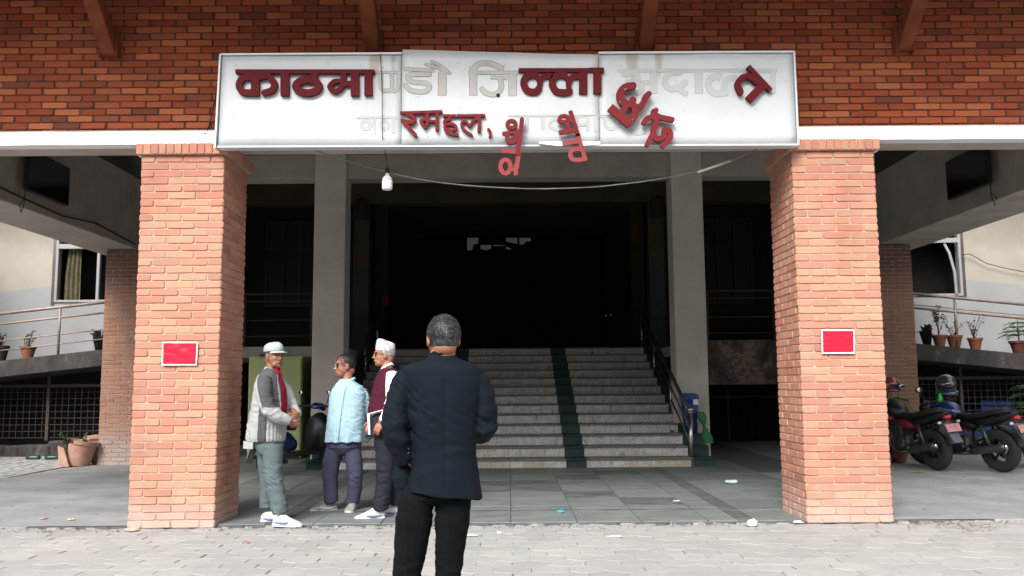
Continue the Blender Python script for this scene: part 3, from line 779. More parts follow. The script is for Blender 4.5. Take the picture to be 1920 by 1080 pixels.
def panel(pts, name, yoff, wav=.006, sd=0, mat_=None):
    m = MB(); nx, nz = 26, 10; V = []
    for j in range(nz+1):
        for i in range(nx+1):
            u, v = i/nx, j/nz; p = (pts[3]*(1-u)+pts[2]*u)*(1-v)+(pts[0]*(1-u)+pts[1]*u)*v
            p = p.copy(); p.y += yoff + wav*noise.noise(Vector((p.x*1.7+sd, p.z*2.3, sd)))*1.5; V.append(p)
    nfr = len(V); V += [v+Vector((0,.006,0)) for v in V]
    F_ = []
    for j in range(nz):
        for i in range(nx):
            q = (j*(nx+1)+i, j*(nx+1)+i+1, (j+1)*(nx+1)+i+1, (j+1)*(nx+1)+i); F_ += [q, tuple(nfr+k for k in reversed(q))]
    for i in range(nx): F_ += [(i, nfr+i, nfr+i+1, i+1), (nz*(nx+1)+i, nz*(nx+1)+i+1, nfr+nz*(nx+1)+i+1, nfr+nz*(nx+1)+i)]
    for j in range(nz): F_ += [(j*(nx+1), (j+1)*(nx+1), nfr+(j+1)*(nx+1), nfr+j*(nx+1)), (j*(nx+1)+nx, nfr+j*(nx+1)+nx, nfr+(j+1)*(nx+1)+nx, (j+1)*(nx+1)+nx)]
    m.add(V, F_); return m.build(name, mat_ or M['sign'], sg, True)
panel([sp(417,104), sp(754,103), sp(752,273), sp(409,273)], 'sheet', -.002, sd=1)
panel([sp(755,94), sp(1121,104), sp(1124,271), sp(753,272)], 'sheet', -.016, .008, sd=2)
panel([sp(1122,102), sp(1486,98), sp(1493,270), sp(1125,271)], 'sheet', -.002, sd=3)
back = MB(); a, b, c, d = sp(419,106), sp(1485,101), sp(1491,270), sp(411,273)
f4 = [Vector((p.x,.012,p.z)) for p in (d,c,b,a)]; b4 = [Vector((p.x,.13,p.z)) for p in (d,c,b,a)]
back.add(f4+b4, [(0,1,2,3),(7,6,5,4),(0,4,5,1),(1,5,6,2),(2,6,7,3),(3,7,4,0)]); back.build('box', M['sign_frame'], sg)
def edge(p, q, w=.017, nm='frame'):
    m = MB(); p, q = Vector(p), Vector(q); dr = (q-p).normalized(); nrm = Vector((0,1,0)).cross(dr)*(w/2); V = []
    for e_ in (p-dr*w/2, q+dr*w/2):
        for y in (-.022, .10): V += [e_-nrm+Vector((0,y,0)), e_+nrm+Vector((0,y,0))]
    m.add(V, [(0,1,5,4),(1,3,7,5),(3,2,6,7),(2,0,4,6),(0,2,3,1),(4,5,7,6)]); m.build(nm, M['sign_frame'], sg)
edge(sp(414,104), sp(404,277)); edge(sp(1488,99), sp(1496,271))
edge(sp(410,276), sp(1494,272)); edge(sp(418,103), sp(752,101), .018); edge(sp(1124,100), sp(1486,98), .018)
# torn strip peeling off the lower edge
m = MB(); V = []
for i in range(13):
    u = i/12; p = sp(1125-u*115, 272+4.2*math.sin(u*PI)); q = sp(1125-u*115, 266); V += [p+Vector((0,-.03-.02*u,0)), q+Vector((0,-.022,0))]
m.add(V, [(i*2,i*2+1,i*2+3,i*2+2) for i in range(12)]); m.build('torn_strip', M['sign_frame'], sg, True)

# --- letters: thick strokes merged into one outline with a signed distance field, then extruded
def sdf_letter(strokes, cell=.0055, depth=.04, name='letter', mat_=None, y=-.004, parent=None, rot=0, jag=0, **tags):
    """strokes: list of ([(x,z)...], width, cap)  in metres on the sign plane"""
    P_ = [p for s in strokes for p in s[0]]; w = max(s[1] for s in strokes)
    x0 = min(p[0] for p in P_)-w; x1 = max(p[0] for p in P_)+w; z0 = min(p[1] for p in P_)-w; z1 = max(p[1] for p in P_)+w
    nx, nz = int((x1-x0)/cell)+2, int((z1-z0)/cell)+2
    X, Z = np.meshgrid(x0+np.arange(nx)*cell, z0+np.arange(nz)*cell)
    D = np.full(X.shape, 9.0)
    for pts, wd, cap in strokes:
        for k in range(len(pts)-1):
            ax, az = pts[k]; bx_, bz = pts[k+1]; dx_, dz = bx_-ax, bz-az; L2 = math.hypot(dx_, dz)+1e-9; ux, uz = dx_/L2, dz/L2
            if cap == 'flat' and len(pts) == 2:
                cx_, cz = (ax+bx_)/2, (az+bz)/2; u = np.abs((X-cx_)*ux+(Z-cz)*uz)-L2/2; v = np.abs(-(X-cx_)*uz+(Z-cz)*ux)-wd/2
                d_ = np.maximum(u, v)
            else:
                t_ = np.clip(((X-ax)*ux+(Z-az)*uz)/L2, 0, 1); d_ = np.hypot(X-ax-t_*dx_, Z-az-t_*dz)-wd/2
            D = np.minimum(D, d_)
    verts = {}; V = []; F2 = []; border = []
    def vid(key, x, z):
        if key not in verts: verts[key] = len(V); V.append((x, z))
        return verts[key]
    for j in range(nz-1):
        for i in range(nx-1):
            c4 = [(i,j),(i+1,j),(i+1,j+1),(i,j+1)]; vals = [D[q[1], q[0]] for q in c4]
            ins_ = [v < 0 for v in vals]
            if not any(ins_): continue
            poly = []; cross = []
            for k in range(4):
                a_, b_ = c4[k], c4[(k+1)%4]; va, vb = vals[k], vals[(k+1)%4]
                if ins_[k]: poly.append(vid(a_, x0+a_[0]*cell, z0+a_[1]*cell))
                if ins_[k] != ins_[(k+1)%4]:
                    t_ = va/(va-vb); key = (min(a_,b_), max(a_,b_)); 
                    v_ = vid(key, x0+(a_[0]+(b_[0]-a_[0])*t_)*cell, z0+(a_[1]+(b_[1]-a_[1])*t_)*cell); poly.append(v_); cross.append((v_, ins_[k]))
            if len(poly) > 2: F2.append(tuple(poly))
            if len(cross) == 2:
                (a_, ia), (b_, ib) = cross
                border.append((a_, b_) if ia else (b_, a_))
            elif len(cross) == 4:
                border += [(cross[0][0], cross[1][0]) if cross[0][1] else (cross[1][0], cross[0][0]), (cross[2][0], cross[3][0]) if cross[2][1] else (cross[3][0], cross[2][0])]
    n = len(V); m = MB()
    VV = [(x, y-depth, z) for x, z in V]+[(x, y, z) for x, z in V]
    m.add(VV, F2+[(a_, b_, n+b_, n+a_) for a_, b_ in border])
    me = m.mesh(name)
    bmm = bmesh.new(); bmm.from_mesh(me); bmesh.ops.recalc_face_normals(bmm, faces=bmm.faces)
    bmesh.ops.dissolve_limit(bmm, angle_limit=R(1.5), verts=bmm.verts, edges=bmm.edges); bmm.to_mesh(me); bmm.free()
    me.materials.append(mat_); return link(name, me, parent or sg, **tags)
def sheet_y(x, z):
    a_, b_ = sp(754,180).x, sp(1121,180).x
    yo, wv, sd = (-.002,.006,1) if x < a_ else ((-.016,.008,2) if x < b_ else (-.002,.006,3))
    return yo + wv*noise.noise(Vector((x*1.7+sd, z*2.3, sd)))*1.5
Z1 = (1920/560, 400, 60); Z2 = (1920/560, 940, 60); Z7 = (1920/420, 880, 190); Z8 = (1920/360, 640, 110)
def S(Zt, strokes):
    out = []
    for s in strokes:
        pts, w = s[0], s[1]; cap = s[2] if len(s) > 2 else 'round'
        q = [sp(Zt[1]+x/Zt[0], Zt[2]+y/Zt[0]) for x, y in pts]
        if len(q) > 2 and cap == 'round':           # smooth the path
            r_ = []
            for k in range(len(q)-1):
                p0 = q[max(k-1,0)]; p1 = q[k]; p2 = q[k+1]; p3 = q[min(k+2,len(q)-1)]
                for u in (0,.25,.5,.75): r_.append(.5*((2*p1)+(p2-p0)*u+(2*p0-5*p1+4*p2-p3)*u*u+(3*p1-p0-3*p2+p3)*u**3))
            q = r_+[q[-1]]
        out.append(([(p.x, p.z) for p in q], w/Zt[0]/1640*(SY+.31), cap))
    return out
def ringpts(cx, cy, rx, ry, n=16): return [(cx+rx*math.cos(2*PI*k/n), cy+ry*math.sin(2*PI*k/n)) for k in range(n+1)]
def letter_paint(name, c, chips):
    t = NT(name); base = t.ramp(t.noise(5,4,.6), [(.3, tuple(x*.8 for x in c)),(.7, c)])
    base = t.mix(t.ramp(t.noise(30,5,.75), [(chips,(0,0,0)),(chips+.04,(1,1,1))]), base, (.55,.45,.45)); t.color(base); t.rough(.7); t.b.inputs['Specular IOR Level'].default_value = .15; return t.mat
M['maroon'] = letter_paint('maroon', (.105,.008,.012), .72)
M['maroon_worn'] = letter_paint('maroon_worn', (.17,.018,.022), .64)
M['pink_worn'] = letter_paint('pink_worn', (.27,.052,.055), .70)
t = NT('ghost'); base = t.ramp(t.noise(7,5,.7), [(.3,(.34,.33,.305)),(.7,(.42,.415,.395))]); t.color(base); t.rough(.6); M['ghost'] = t.mat
t = NT('ghost_pale'); base = t.ramp(t.noise(7,5,.7), [(.3,(.41,.42,.42)),(.7,(.45,.465,.47))]); t.color(base); t.rough(.6); M['ghost_pale'] = t.mat
M['ghost_edge'] = simple('ghost_edge', (.22,.215,.20), .7, var=.3, scale=30)
fl = 'flat'
L = dict(mat_=M['maroon'])
# kath-maa, the first standing word
sdf_letter(S(Z1, [([(150,263),(432,263)],27,fl),([(276,252),(276,418)],52,fl),([(262,300),(205,300),(172,345),(196,393),(262,397)],42),([(296,300),(355,292),(396,335),(385,380),(335,398)],40)]), **L)
sdf_letter(S(Z1, [([(432,263),(500,263)],27,fl),([(465,252),(465,418)],53,fl)]), **L)
sdf_letter(S(Z1, [([(500,263),(738,263)],27,fl),([(655,270),(655,315)],44,fl),(ringpts(610,357,74,42),46)]), **L)
sdf_letter(S(Z1, [([(738,263),(950,263)],27,fl),([(840,262),(840,345)],36,fl),([(838,325),(785,325),(752,362),(785,390),(822,372),(842,335)],30),([(838,340),(915,340)],34,fl),([(914,252),(914,418)],53,fl)]), **L)
sdf_letter(S(Z1, [([(950,263),(1040,263)],27,fl),([(1000,252),(1000,416)],50,fl)]), **L)
# lla, second standing word
sdf_letter(S(Z2, [([(110,255),(332,255)],27,fl),([(218,282),(165,292),(143,335),(168,385),(218,393),(240,372)],44),([(210,285),(243,312),(246,360)],34),([(246,345),(262,300),(312,290)],36)]), **L)
sdf_letter(S(Z2, [([(332,255),(560,255)],27,fl),([(400,282),(348,294),(326,338),(350,388),(400,398),(436,390)],44),([(392,285),(428,312),(432,355)],34),([(432,345),(448,302),(505,290)],36),([(524,246),(524,406)],53,fl)]), **L)
sdf_letter(S(Z2, [([(560,252),(658,252)],27,fl),([(614,246),(614,404)],50,fl)]), **L)
# tilted letter hanging at the right end
sdf_letter(S(Z2, [([(1578,232),(1724,388)],30,fl),([(1672,352),(1580,448)],50,fl),([(1630,330),(1590,298),(1545,302),(1512,345),(1530,395)],38)]), mat_=M['maroon'], depth=.045, y=-.012, label='maroon letter hanging tilted at the right end')
Lw = dict(mat_=M['maroon_worn'], depth=.04)
sdf_letter(S(Z8, [([(596,562),(820,556)],28,fl),([(680,575),(735,612),(712,655),(620,640)],38),([(622,642),(750,785)],36)]), y=-.03, **Lw)
sdf_letter(S(Z8, [([(812,556),(1015,548)],28,fl),([(866,560),(866,690)],32,fl),([(866,625),(800,640),(845,705)],30),([(860,645),(965,645)],26,fl),([(962,556),(962,738)],32,fl)]), y=-.03, **Lw)
sdf_letter(S(Z8, [([(1022,588),(1240,586)],28,fl),([(1085,600),(1082,625),(1036,640),(1045,672),(1125,672),(1152,712),(1100,735),(1055,712)],28),([(1038,700),(1065,755),(1165,780)],30)]), y=-.02, **Lw)
sdf_letter(S(Z8, [([(1240,586),(1442,584)],28,fl),([(1305,780),(1225,722),(1206,665),(1240,640),(1285,690)],28),([(1285,690),(1335,625),(1372,612)],28),([(1380,588),(1380,750)],34,fl)]), y=-.02, **Lw)
sdf_letter(S(Z8, [([(1472,722),(1492,752),(1488,795)],26)]), y=-.02, **Lw)
def SW(Zt, st): return [(p_, w_*1.22, c_) for p_, w_, c_ in S(Zt, st)]
# fallen clusters
sdf_letter(SW(Z2, [([(838,364),(788,374),(756,415),(768,462),(818,482),(838,456)],38),([(826,485),(875,502),(908,465),(916,438),(940,416)],30),([(805,478),(765,540)],30,fl),([(852,498),(852,545),(812,598)],38),([(692,500),(822,612)],44,fl)]), y=-.05, label='chipped maroon letter fallen sideways', **Lw)
sdf_letter(SW(Z2, [([(970,528),(1000,560),(1086,580)],28),([(988,556),(932,570),(908,598)],26),([(965,560),(988,605),(930,738)],26),([(985,600),(968,645),(985,700),(1030,690),(1040,642)],28),([(1040,642),(1070,650),(1076,695),(1030,744)],28),([(985,520),(965,545)],26)]), y=-.05, label='tangled maroon letter hanging at the lower right', **Lw)
sdf_letter(SW(Z7, [([(450,182),(436,310),(412,470)],30),(ringpts(362,224,36,30),26),([(412,290),(298,302)],26),([(322,318),(338,372),(388,368),(402,305)],28)]), y=-.07, label='worn maroon letter dangling over the edge', **Lw)
sdf_letter(SW(Z7, [([(424,440),(404,600)],30,fl),([(278,445),(415,455)],32,fl),(ringpts(310,580,42,58),30),([(345,606),(400,606)],24,fl),([(398,560),(398,655)],30,fl)]), y=-.07, mat_=M['pink_worn'], depth=.03, label='faded pink letter dangling lowest under the board')
sdf_letter(SW(Z7, [([(860,104),(930,320)],28,fl),([(868,190),(825,150),(782,152),(768,192),(835,200)],26),([(835,190),(838,265)],26,fl),([(764,290),(905,265)],32,fl)]), y=-.06, mat_=M['maroon_worn'], depth=.03, label='maroon letter dangling in the middle')
sdf_letter(SW(Z7, [([(922,300),(990,528)],28,fl),([(795,385),(940,358)],34,fl),([(955,428),(895,432),(862,460),(872,512),(925,522),(985,512)],30)]), y=-.06, mat_=M['pink_worn'], depth=.03, label='faded pink letter dangling below the middle')
# marks left by the missing letters: pale shape with a darker rim
def ghost(strokes, pale=False):
    e_ = .010 if not pale else .008
    y = -.0225
    if pale and min(q[0] for s_ in strokes for q in s_[0]) > sp(1125,200).x-.2: y = -.013
    for st_, nm_, mt_, off in (([(p, w+e_, c) for p, w, c in strokes], 'letter_mark_rim', 'ghost_edge' if not pale else 'ghost', .0022), (strokes, 'letter_mark', 'ghost_pale' if pale else 'ghost', .0032)):
        o = sdf_letter(st_, cell=.008, depth=.0008, name=nm_, mat_=M[mt_], y=0)
        bm_ = bmesh.new(); bm_.from_mesh(o.data); bmesh.ops.triangulate(bm_, faces=bm_.faces); bmesh.ops.subdivide_edges(bm_, edges=[e for e in bm_.edges if e.calc_length() > .06], cuts=2, use_grid_fill=True)
        for v in bm_.verts: v.co.y += sheet_y(v.co.x, v.co.z)-off
        bm_.to_mesh(o.data); bm_.free()
ghost(S(Z8, [([(340,140),(600,140)],20,fl),([(400,150),(395,280),(430,322),(488,318),(510,280),(505,150)],34),([(575,150),(570,290),(530,330)],28)]))
ghost(S(Z8, [([(620,112),(935,125)],30,fl),([(880,165),(700,168),(668,205),(715,240),(850,252),(882,300),(820,338),(700,325),(645,275)],42),([(1010,135),(1010,375)],76,fl),([(850,65),(950,95),(1085,150)],26),([(905,35),(990,75),(1060,130)],26)]))
ghost(S(Z8, [([(1320,375),(1318,110)],70,fl),([(1318,110),(1370,62),(1480,50),(1600,100)],52),([(1270,145),(1780,145)],30,fl),([(1490,190),(1660,200)],28,fl),([(1590,205),(1600,300),(1540,362),(1450,350),(1408,308)],46),([(1712,150),(1712,378)],74,fl)]))
ghost(S(Z8, [([(150,592),(590,588)],16,fl),(ringpts(245,665,44,42),30),([(330,592),(330,765)],26,fl),(ringpts(432,665,40,42),30),([(518,592),(518,752)],26,fl)]), True)
ghost(S(Z2, [([(745,250),(1775,248)],18,fl),([(790,275),(850,262),(878,292),(850,322),(815,322)],32),([(850,325),(900,345),(885,390),(790,382)],34),([(880,325),(965,325)],24,fl),([(978,250),(978,395)],44,fl)]), True)
ghost(S(Z2, [([(1150,258),(1080,270),(1050,325),(1090,368),(1150,350),(1182,325)],34),([(1130,360),(1195,405)],30,fl),([(1268,250),(1268,395)],46,fl)]), True)
ghost(S(Z2, [([(1400,282),(1345,300),(1330,350),(1370,395),(1440,392)],38),([(1432,370),(1445,312),(1500,292)],32),([(1745,250),(1745,396)],32,fl)]), True)
ghost(S(Z7, [([(330,130),(1280,130)],12,fl),([(500,130),(486,272)],24,fl),([(628,130),(630,250)],24,fl),([(780,152),(700,172),(690,222),(760,262)],22)]), True)
ghost(S(Z7, [([(920,140),(925,205),(985,205)],20),([(1015,130),(1015,262)],22,fl),([(1085,130),(1085,262)],22,fl)]), True)
ghost(S(Z7, [([(1152,135),(1170,222),(1230,240),(1282,200)],20),([(1350,215),(1420,275),(1500,268)],26)]), True)
# dark hole and screw heads
m = MB(); h = sp(934,180); m.lathe([(.006,0),(.016,.003),(.02,.0)], 7, Matrix.Translation((h.x,-.0215,h.z)) @ Matrix.Rotation(PI/2,4,'X')); m.build('hole', M['black'], sg)
scr = MB(); rr = random.Random(4)
for i in range(46):
    p = sp(rr.uniform(430,1475), rr.choice([rr.uniform(118,180), rr.uniform(105,262)]))
    scr.lathe([(.0045,-.0015),(.0045,.003)], 6, Matrix.Translation((p.x,-.022,p.z)) @ Matrix.Rotation(PI/2,4,'X'))
o = scr.build('screw_heads', M['rail_dark'], sg); o['kind'] = 'stuff'

# ------------------------------------------------------------------ wires and bulb
def sag(p, q, dz, n=24): return [p.lerp(q, i/n) + Vector((0,0,-dz*4*(i/n)*(1-i/n))) for i in range(n+1)]
pts = [at(*p, 8.62) for p in ((585,280),(640,298),(735,325),(830,343),(960,353),(1060,353),(1130,349),(1200,341),(1250,333),(1310,321),(1370,302),(1424,277))]
sm = []
for k in range(len(pts)-1):
    p0, p1, p2, p3 = pts[max(k-1,0)], pts[k], pts[k+1], pts[min(k+2,len(pts)-1)]
    for u in (0,.33,.66): sm.append(.5*((2*p1)+(p2-p0)*u+(2*p0-5*p1+4*p2-p3)*u*u+(3*p1-p0-3*p2+p3)*u**3))
M['wire'] = simple('wire_grey', (.22,.21,.20), .6, var=.3, scale=40)
m = MB(); m.tube(sm+[pts[-1]], .0062, 6); m.tube([p+Vector((0,.004,.006*math.sin(i*1.7))) for i, p in enumerate(sm)], .004, 5)
w = m.build('sagging_wire', M['wire'], None, True); tag(w, 'grey twisted wire sagging between the brick pillars under the signboard', 'wire')
m = MB(); m.tube([at(1308,323,8.60), at(1370,301,8.60)], .014, 8); sl_ = m.build('wire_sleeve', simple('sleeve', (.62,.60,.52), .5), None, True); tag(sl_, 'pale plastic tube threaded on the right part of the sagging wire', 'tube')
bp = at(726, 357, 8.58)
bl_ = thing('light_bulb', 'white unlit light bulb hanging under the signboard', 'light bulb', bp)
M['bulb'] = simple('bulb_plastic', (.78,.80,.84), .3, var=.03); M['bulb_base'] = simple('bulb_base', (.72,.72,.74), .45)
m = MB(); m.lathe([(.02,0),(.044,.006),(.052,.02),(.053,.09),(.050,.10)], 20); m.build('diffuser', M['bulb'], bl_, True)
m = MB(); m.lathe([(.0505,.101),(.050,.118),(.030,.145),(.020,.152),(.018,.175)], 20); m.build('base', M['bulb_base'], bl_, True)
m = MB(); m.lathe([(.021,.176),(.024,.185),(.022,.215),(.010,.23)], 12); m.build('holder', M['black'], bl_, True)
m = MB(); m.tube([(.0,0,.225),(-.008,.0,.30),(-.004,-.25,.40),(-.005,-.33,.46),(-.010,-.335,.9),(-.03,-.325,1.28),(-.04,-.2,1.34),(-.05,.15,1.45)], .004, 5); m.build('cord', M['black'], bl_, True)
m = MB(); m.tube([(.004,0,.2),(.02,-.01,.22),(.012,.01,.235),(-.012,0,.225)], .006, 5); m.build('red_wire', simple('red_wire', (.5,.03,.04), .5), bl_, True)
# loose black wires on the brick wall and by the left beam
m = MB(); m.tube([at(428,118,8.78), at(412,150,8.78), at(400,200,8.78), at(392,236,8.76), at(386,250,8.44), at(330,244,8.70), at(260,247,8.70)], .006, 5)
o = m.build('loose_wire', M['black'], None, True); tag(o, 'thin black wire running down the brick wall beside the left end of the signboard', 'wire')
m = MB(); m.tube([at(1803,478,18.1), at(1818,476,18.1), at(1850,494,18.1), at(1885,503,18.1), at(1925,511,18.1)], .008, 5)
o = m.build('wall_wire', M['black'], None, True); tag(o, 'thin black wire drooping across the cream wall on the right', 'wire')
m = MB(); m.tube([Vector((-6.46, 9.0, 4.25)), Vector((-6.46, 9.9, 3.98)), Vector((-6.47,11,3.86)), Vector((-6.47,12.5,3.80)), Vector((-6.46,13.5,3.88)), Vector((-6.47,15,3.78))], .012, 6)
o = m.build('beam_cable', M['black'], None, True); tag(o, 'black cable running along the left side beam below the television', 'cable')
# ------------------------------------------------------------------ people
def remesh(mb, vox, smooth=2, name='m', keep=1):
    me = mb.mesh('tmp_'+name); o = bpy.data.objects.new('tmp_'+name, me); COL.objects.link(o)
    r_ = o.modifiers.new('r', 'REMESH'); r_.mode = 'VOXEL'; r_.voxel_size = vox; r_.adaptivity = 0
    if smooth:
        s_ = o.modifiers.new('s', 'SMOOTH'); s_.factor = .5; s_.iterations = smooth
    bpy.context.view_layer.update()
    dg = bpy.context.evaluated_depsgraph_get(); out = bpy.data.meshes.new_from_object(o.evaluated_get(dg))
    bpy.data.objects.remove(o); bpy.data.meshes.remove(me); out.name = name; out.shade_smooth(); return out
def displace(me, fn):
    n = len(me.vertices); co = np.empty(n*3); no = np.empty(n*3)
    me.vertices.foreach_get('co', co); me.vertices.foreach_get('normal', no)
    co = co.reshape(-1,3); no = no.reshape(-1,3)
    for i in range(n):
        r_ = fn(Vector(co[i]), Vector(no[i]))
        if isinstance(r_, Vector): co[i] = r_
        else: co[i] += no[i]*r_
    me.vertices.foreach_set('co', co.reshape(-1)); me.update()
def assign(me, fn):
    me.polygons.foreach_set('material_index', [fn(p.center, p.normal) for p in me.polygons]); me.update()
def garment(name, mb, vox, mats, parent, disp=None, pick=None, smooth=3, **tags):
    me = remesh(mb, vox, smooth, name)
    if disp: displace(me, disp)
    for m_ in (mats if isinstance(mats, list) else [mats]): me.materials.append(m_)
    if pick: assign(me, pick)
    return link(name, me, parent, **tags)
def cut(me, keep):                                   # delete the faces for which keep() is false
    b = bmesh.new(); b.from_mesh(me); bmesh.ops.delete(b, geom=[f for f in b.faces if not keep(f.calc_center_median())], context='FACES'); b.to_mesh(me); b.free()
def ridge(p, f, st=(1,1,1), sd=0):                   # soft fold pattern
    v = noise.noise(Vector((p.x*f*st[0]+sd, p.y*f*st[1]+sd*.7, p.z*f*st[2]-sd)))
    return 1-abs(v)*2.4
def folds(p, joints, base=.002, sd=0):
    w = base
    for j, rad, a in joints:
        d = (p-j).length
        if d < rad: w += a*(1-d/rad)
    q = Vector((p.x+p.z*.35, p.y, p.z-p.x*.25))
    q2 = Vector((p.x*.8-p.z*.6, p.y, p.z*.8+p.x*.6))
    return w*(ridge(q, 8, (1,1,2.1), sd)*.6 + ridge(q2, 15, (.6,.6,2.0), sd+5)*.55 + ridge(q, 30, (1,1,1.6), sd+9)*.15 - .4)

def cloth(name, c, rough=.8, weave=260, b=.15, var=.10, sheen=.0, stripes=None, bigf=.0):
    t = NT(name); n = t.noise(7, 5, .6, vec=t.coord()); base = t.ramp(n, [(.3, tuple(x*(1-var) for x in c)),(.7, tuple(min(1,x*(1+var)) for x in c))])
    if stripes:
        s_ = t.new('ShaderNodeSeparateXYZ'); t.l.new(t.coord(), s_.inputs[0])
        a = t.math('ARCTAN2', t.math('SUBTRACT', s_.outputs[1], stripes[3]), t.math('SUBTRACT', s_.outputs[0], stripes[2])); w = t.math('SINE', t.math('MULTIPLY', a, stripes[1]))
        base = t.mix(t.ramp(w, [(.35,(0,0,0)),(.75,(1,1,1))]), base, stripes[0])
    t.color(base); t.rough(rough); t.b.inputs['Specular IOR Level'].default_value = .12
    t.bump(t.noise(weave, 2, .5, vec=t.coord()), b, .002); return t.mat
def skin_mat(name, c):
    t = NT(name); n = t.noise(28, 4, .6, vec=t.coord())
    base = t.ramp(n, [(.3, (c[0]*.85,c[1]*.75,c[2]*.72)),(.7, c)]); t.color(base); t.rough(.5)
    t.set('Subsurface Weight', .12); t.b.inputs['Subsurface Radius'].default_value = (.02,.008,.004); t.bump(t.noise(150,3,.6,vec=t.coord()), .12, .001); return t.mat
def hair_mat(name, c, c2):
    t = NT(name); n = t.noise(70, 4, .7, vec=t.coord(), stretch=(1.3,1.3,.45))
    t.color(t.ramp(n, [(.4, c),(.62, c2)])); t.rough(.45); t.bump(n, .8, .006); return t.mat
M['skin'] = skin_mat('skin', (.36,.165,.10)); M['skin_dark'] = skin_mat('skin_ruddy', (.27,.12,.075))
M['stubble'] = skin_mat('stubble', (.23,.12,.085)); M['lips'] = skin_mat('lips', (.26,.09,.07))
M['hair_grey'] = hair_mat('hair_grey', (.007,.008,.010), (.055,.06,.068)); M['hair_black'] = hair_mat('hair_black', (.008,.007,.007), (.025,.02,.018)); M['hair_silver'] = hair_mat('hair_silver', (.16,.16,.16), (.45,.45,.45))
M['eye'] = simple('eye_dark', (.02,.015,.012), .2)

def head_prims(mb, c, phi, k=1.0, tilt=0, neck_to=None, neck_r=.055):
    """c = centre of the head at ear height; forward = (cos phi, sin phi)"""
    Rm = (Matrix.Rotation(phi,3,'Z') @ Matrix.Rotation(-tilt,3,'Y'))
    def e_(f, l, z, rf, rl, rz, rot=0): mb.ell(c + Rm @ Vector((f*k,l*k,z*k)), (rf*k,rl*k,rz*k), Rm @ Matrix.Rotation(rot,3,'Y'), 18, 12)
    e_(-.012,0,.035,.098,.077,.088); e_(.022,0,-.02,.072,.068,.085); e_(.028,0,-.055,.062,.056,.060)
    e_(.060,0,-.094,.028,.032,.022); e_(.042,.028,-.075,.04,.028,.035); e_(.042,-.028,-.075,.04,.028,.035)
    e_(.082,0,.030,.016,.052,.013); e_(.055,.036,-.022,.03,.022,.022); e_(.055,-.036,-.022,.03,.022,.022)
    e_(.092,0,-.004,.014,.009,.026,.25); e_(.106,0,-.026,.016,.013,.012); e_(.098,.011,-.031,.011,.009,.008); e_(.098,-.011,-.031,.011,.009,.008)
    e_(.086,0,-.056,.014,.024,.007); e_(.084,0,-.066,.014,.021,.008)
    for s_ in (-1, 1):
        e_(-.008, s_*.079, .0, .020, .009, .034, .15); e_(.000, s_*.076, -.024, .010, .008, .014)
    base = c + Rm @ Vector((-.022*k,0,-.05*k))
    if neck_to is not None: mb.tube([base, (base+neck_to)/2, neck_to, neck_to+(neck_to-base)*.3], [neck_r*.98, neck_r, neck_r*1.15, neck_r*1.5], 16)
    return Rm
def hand_prims(mb, w, d, nrm, k=1.0, curl=.5, side=1, spread=.0):
    """w wrist, d direction of the fingers, nrm palm normal, side = which side the thumb is"""
    d = Vector(d).normalized(); nrm = Vector(nrm); nrm = (nrm-d*nrm.dot(d)).normalized(); lat = d.cross(nrm)*side
    Mx = Matrix((lat, d, nrm)).transposed(); w = Vector(w)
    mb.ell(w+d*.05*k, (.041*k,.056*k,.017*k), Mx); mb.ell(w+d*.075*k, (.041*k,.028*k,.014*k), Mx)
    for i, (o, ln) in enumerate(((.030,.070),(.010,.080),(-.011,.074),(-.031,.058))):
        p = w+d*(.088 - abs(i-1)*.003)*k+lat*o*k; pts = [p-d*.02*k, p]; dd = (d+lat*(o*spread*8)).normalized(); a = 0
        for seg in (.45,.32,.23):
            a += curl*.75; q = dd*math.cos(a)+nrm*math.sin(a); pts.append(pts[-1]+q*ln*seg*k)
        mb.tube(pts, [.0095*k,.0092*k,.0088*k,.0080*k,.0065*k], 8)
    t0 = w+d*.025*k+lat*.032*k; t1 = t0+(d*.5+lat*.75+nrm*.25).normalized()*.036*k; t2 = t1+(d*.85+lat*.2+nrm*(.2+curl*.5)).normalized()*.032*k; t3 = t2+(d*.8-lat*.1+nrm*(.3+curl*.5)).normalized()*.022*k
    mb.tube([t0-lat*.01*k,t1,t2,t3], [.013*k,.012*k,.0100*k,.0078*k], 8)
def hair_cap(c, Rm, k, mat_, parent, front=.35, low=-.045, thick=.011, name='hair', side_low=None, noise_a=.006, vox=.006, lift=0):
    """hair shell following the skull; below / in front of the hairline it dives under the skin"""
    m = MB(); m.ell((0,0,0), (1,1,1), None, 40, 30); V = []
    for v in m.v:
        u = Vector(v); r0 = Vector((u.x*.098, u.y*.077, u.z*.088)); p = Vector((-.012,0,.035))+r0
        f = p.x; hl = p.z
        # hairline: higher at the forehead, low at the nape
        line = low if f < -.01 else low + (f+.01)/.10*(.10-low)*front*2.4
        if side_low is not None and f > -.02: line = max(line, side_low)
        t_ = max(0, min(1, (hl-line)/.018)); off = -.012+(thick+.012)*t_
        off += noise_a*noise.noise(u*5.5)*t_ + noise_a*.5*noise.noise(u*13)*t_
        n_ = Vector((u.x/.098,u.y/.077,u.z/.088)).normalized(); p = p+n_*off + Vector((0,0,lift*t_))
        if p.z < .0 and f < .02: p.x -= .0
        V.append(c + Rm @ (p*k))
    m.v = V
    return m.build(name, mat_, parent, True)
def nape(mb, c, Rm, k):                               # lower back of the skull under the hair
    mb.ell(c + Rm @ Vector((-.045*k,0,-.03*k)), (.055*k,.060*k,.055*k), Rm)
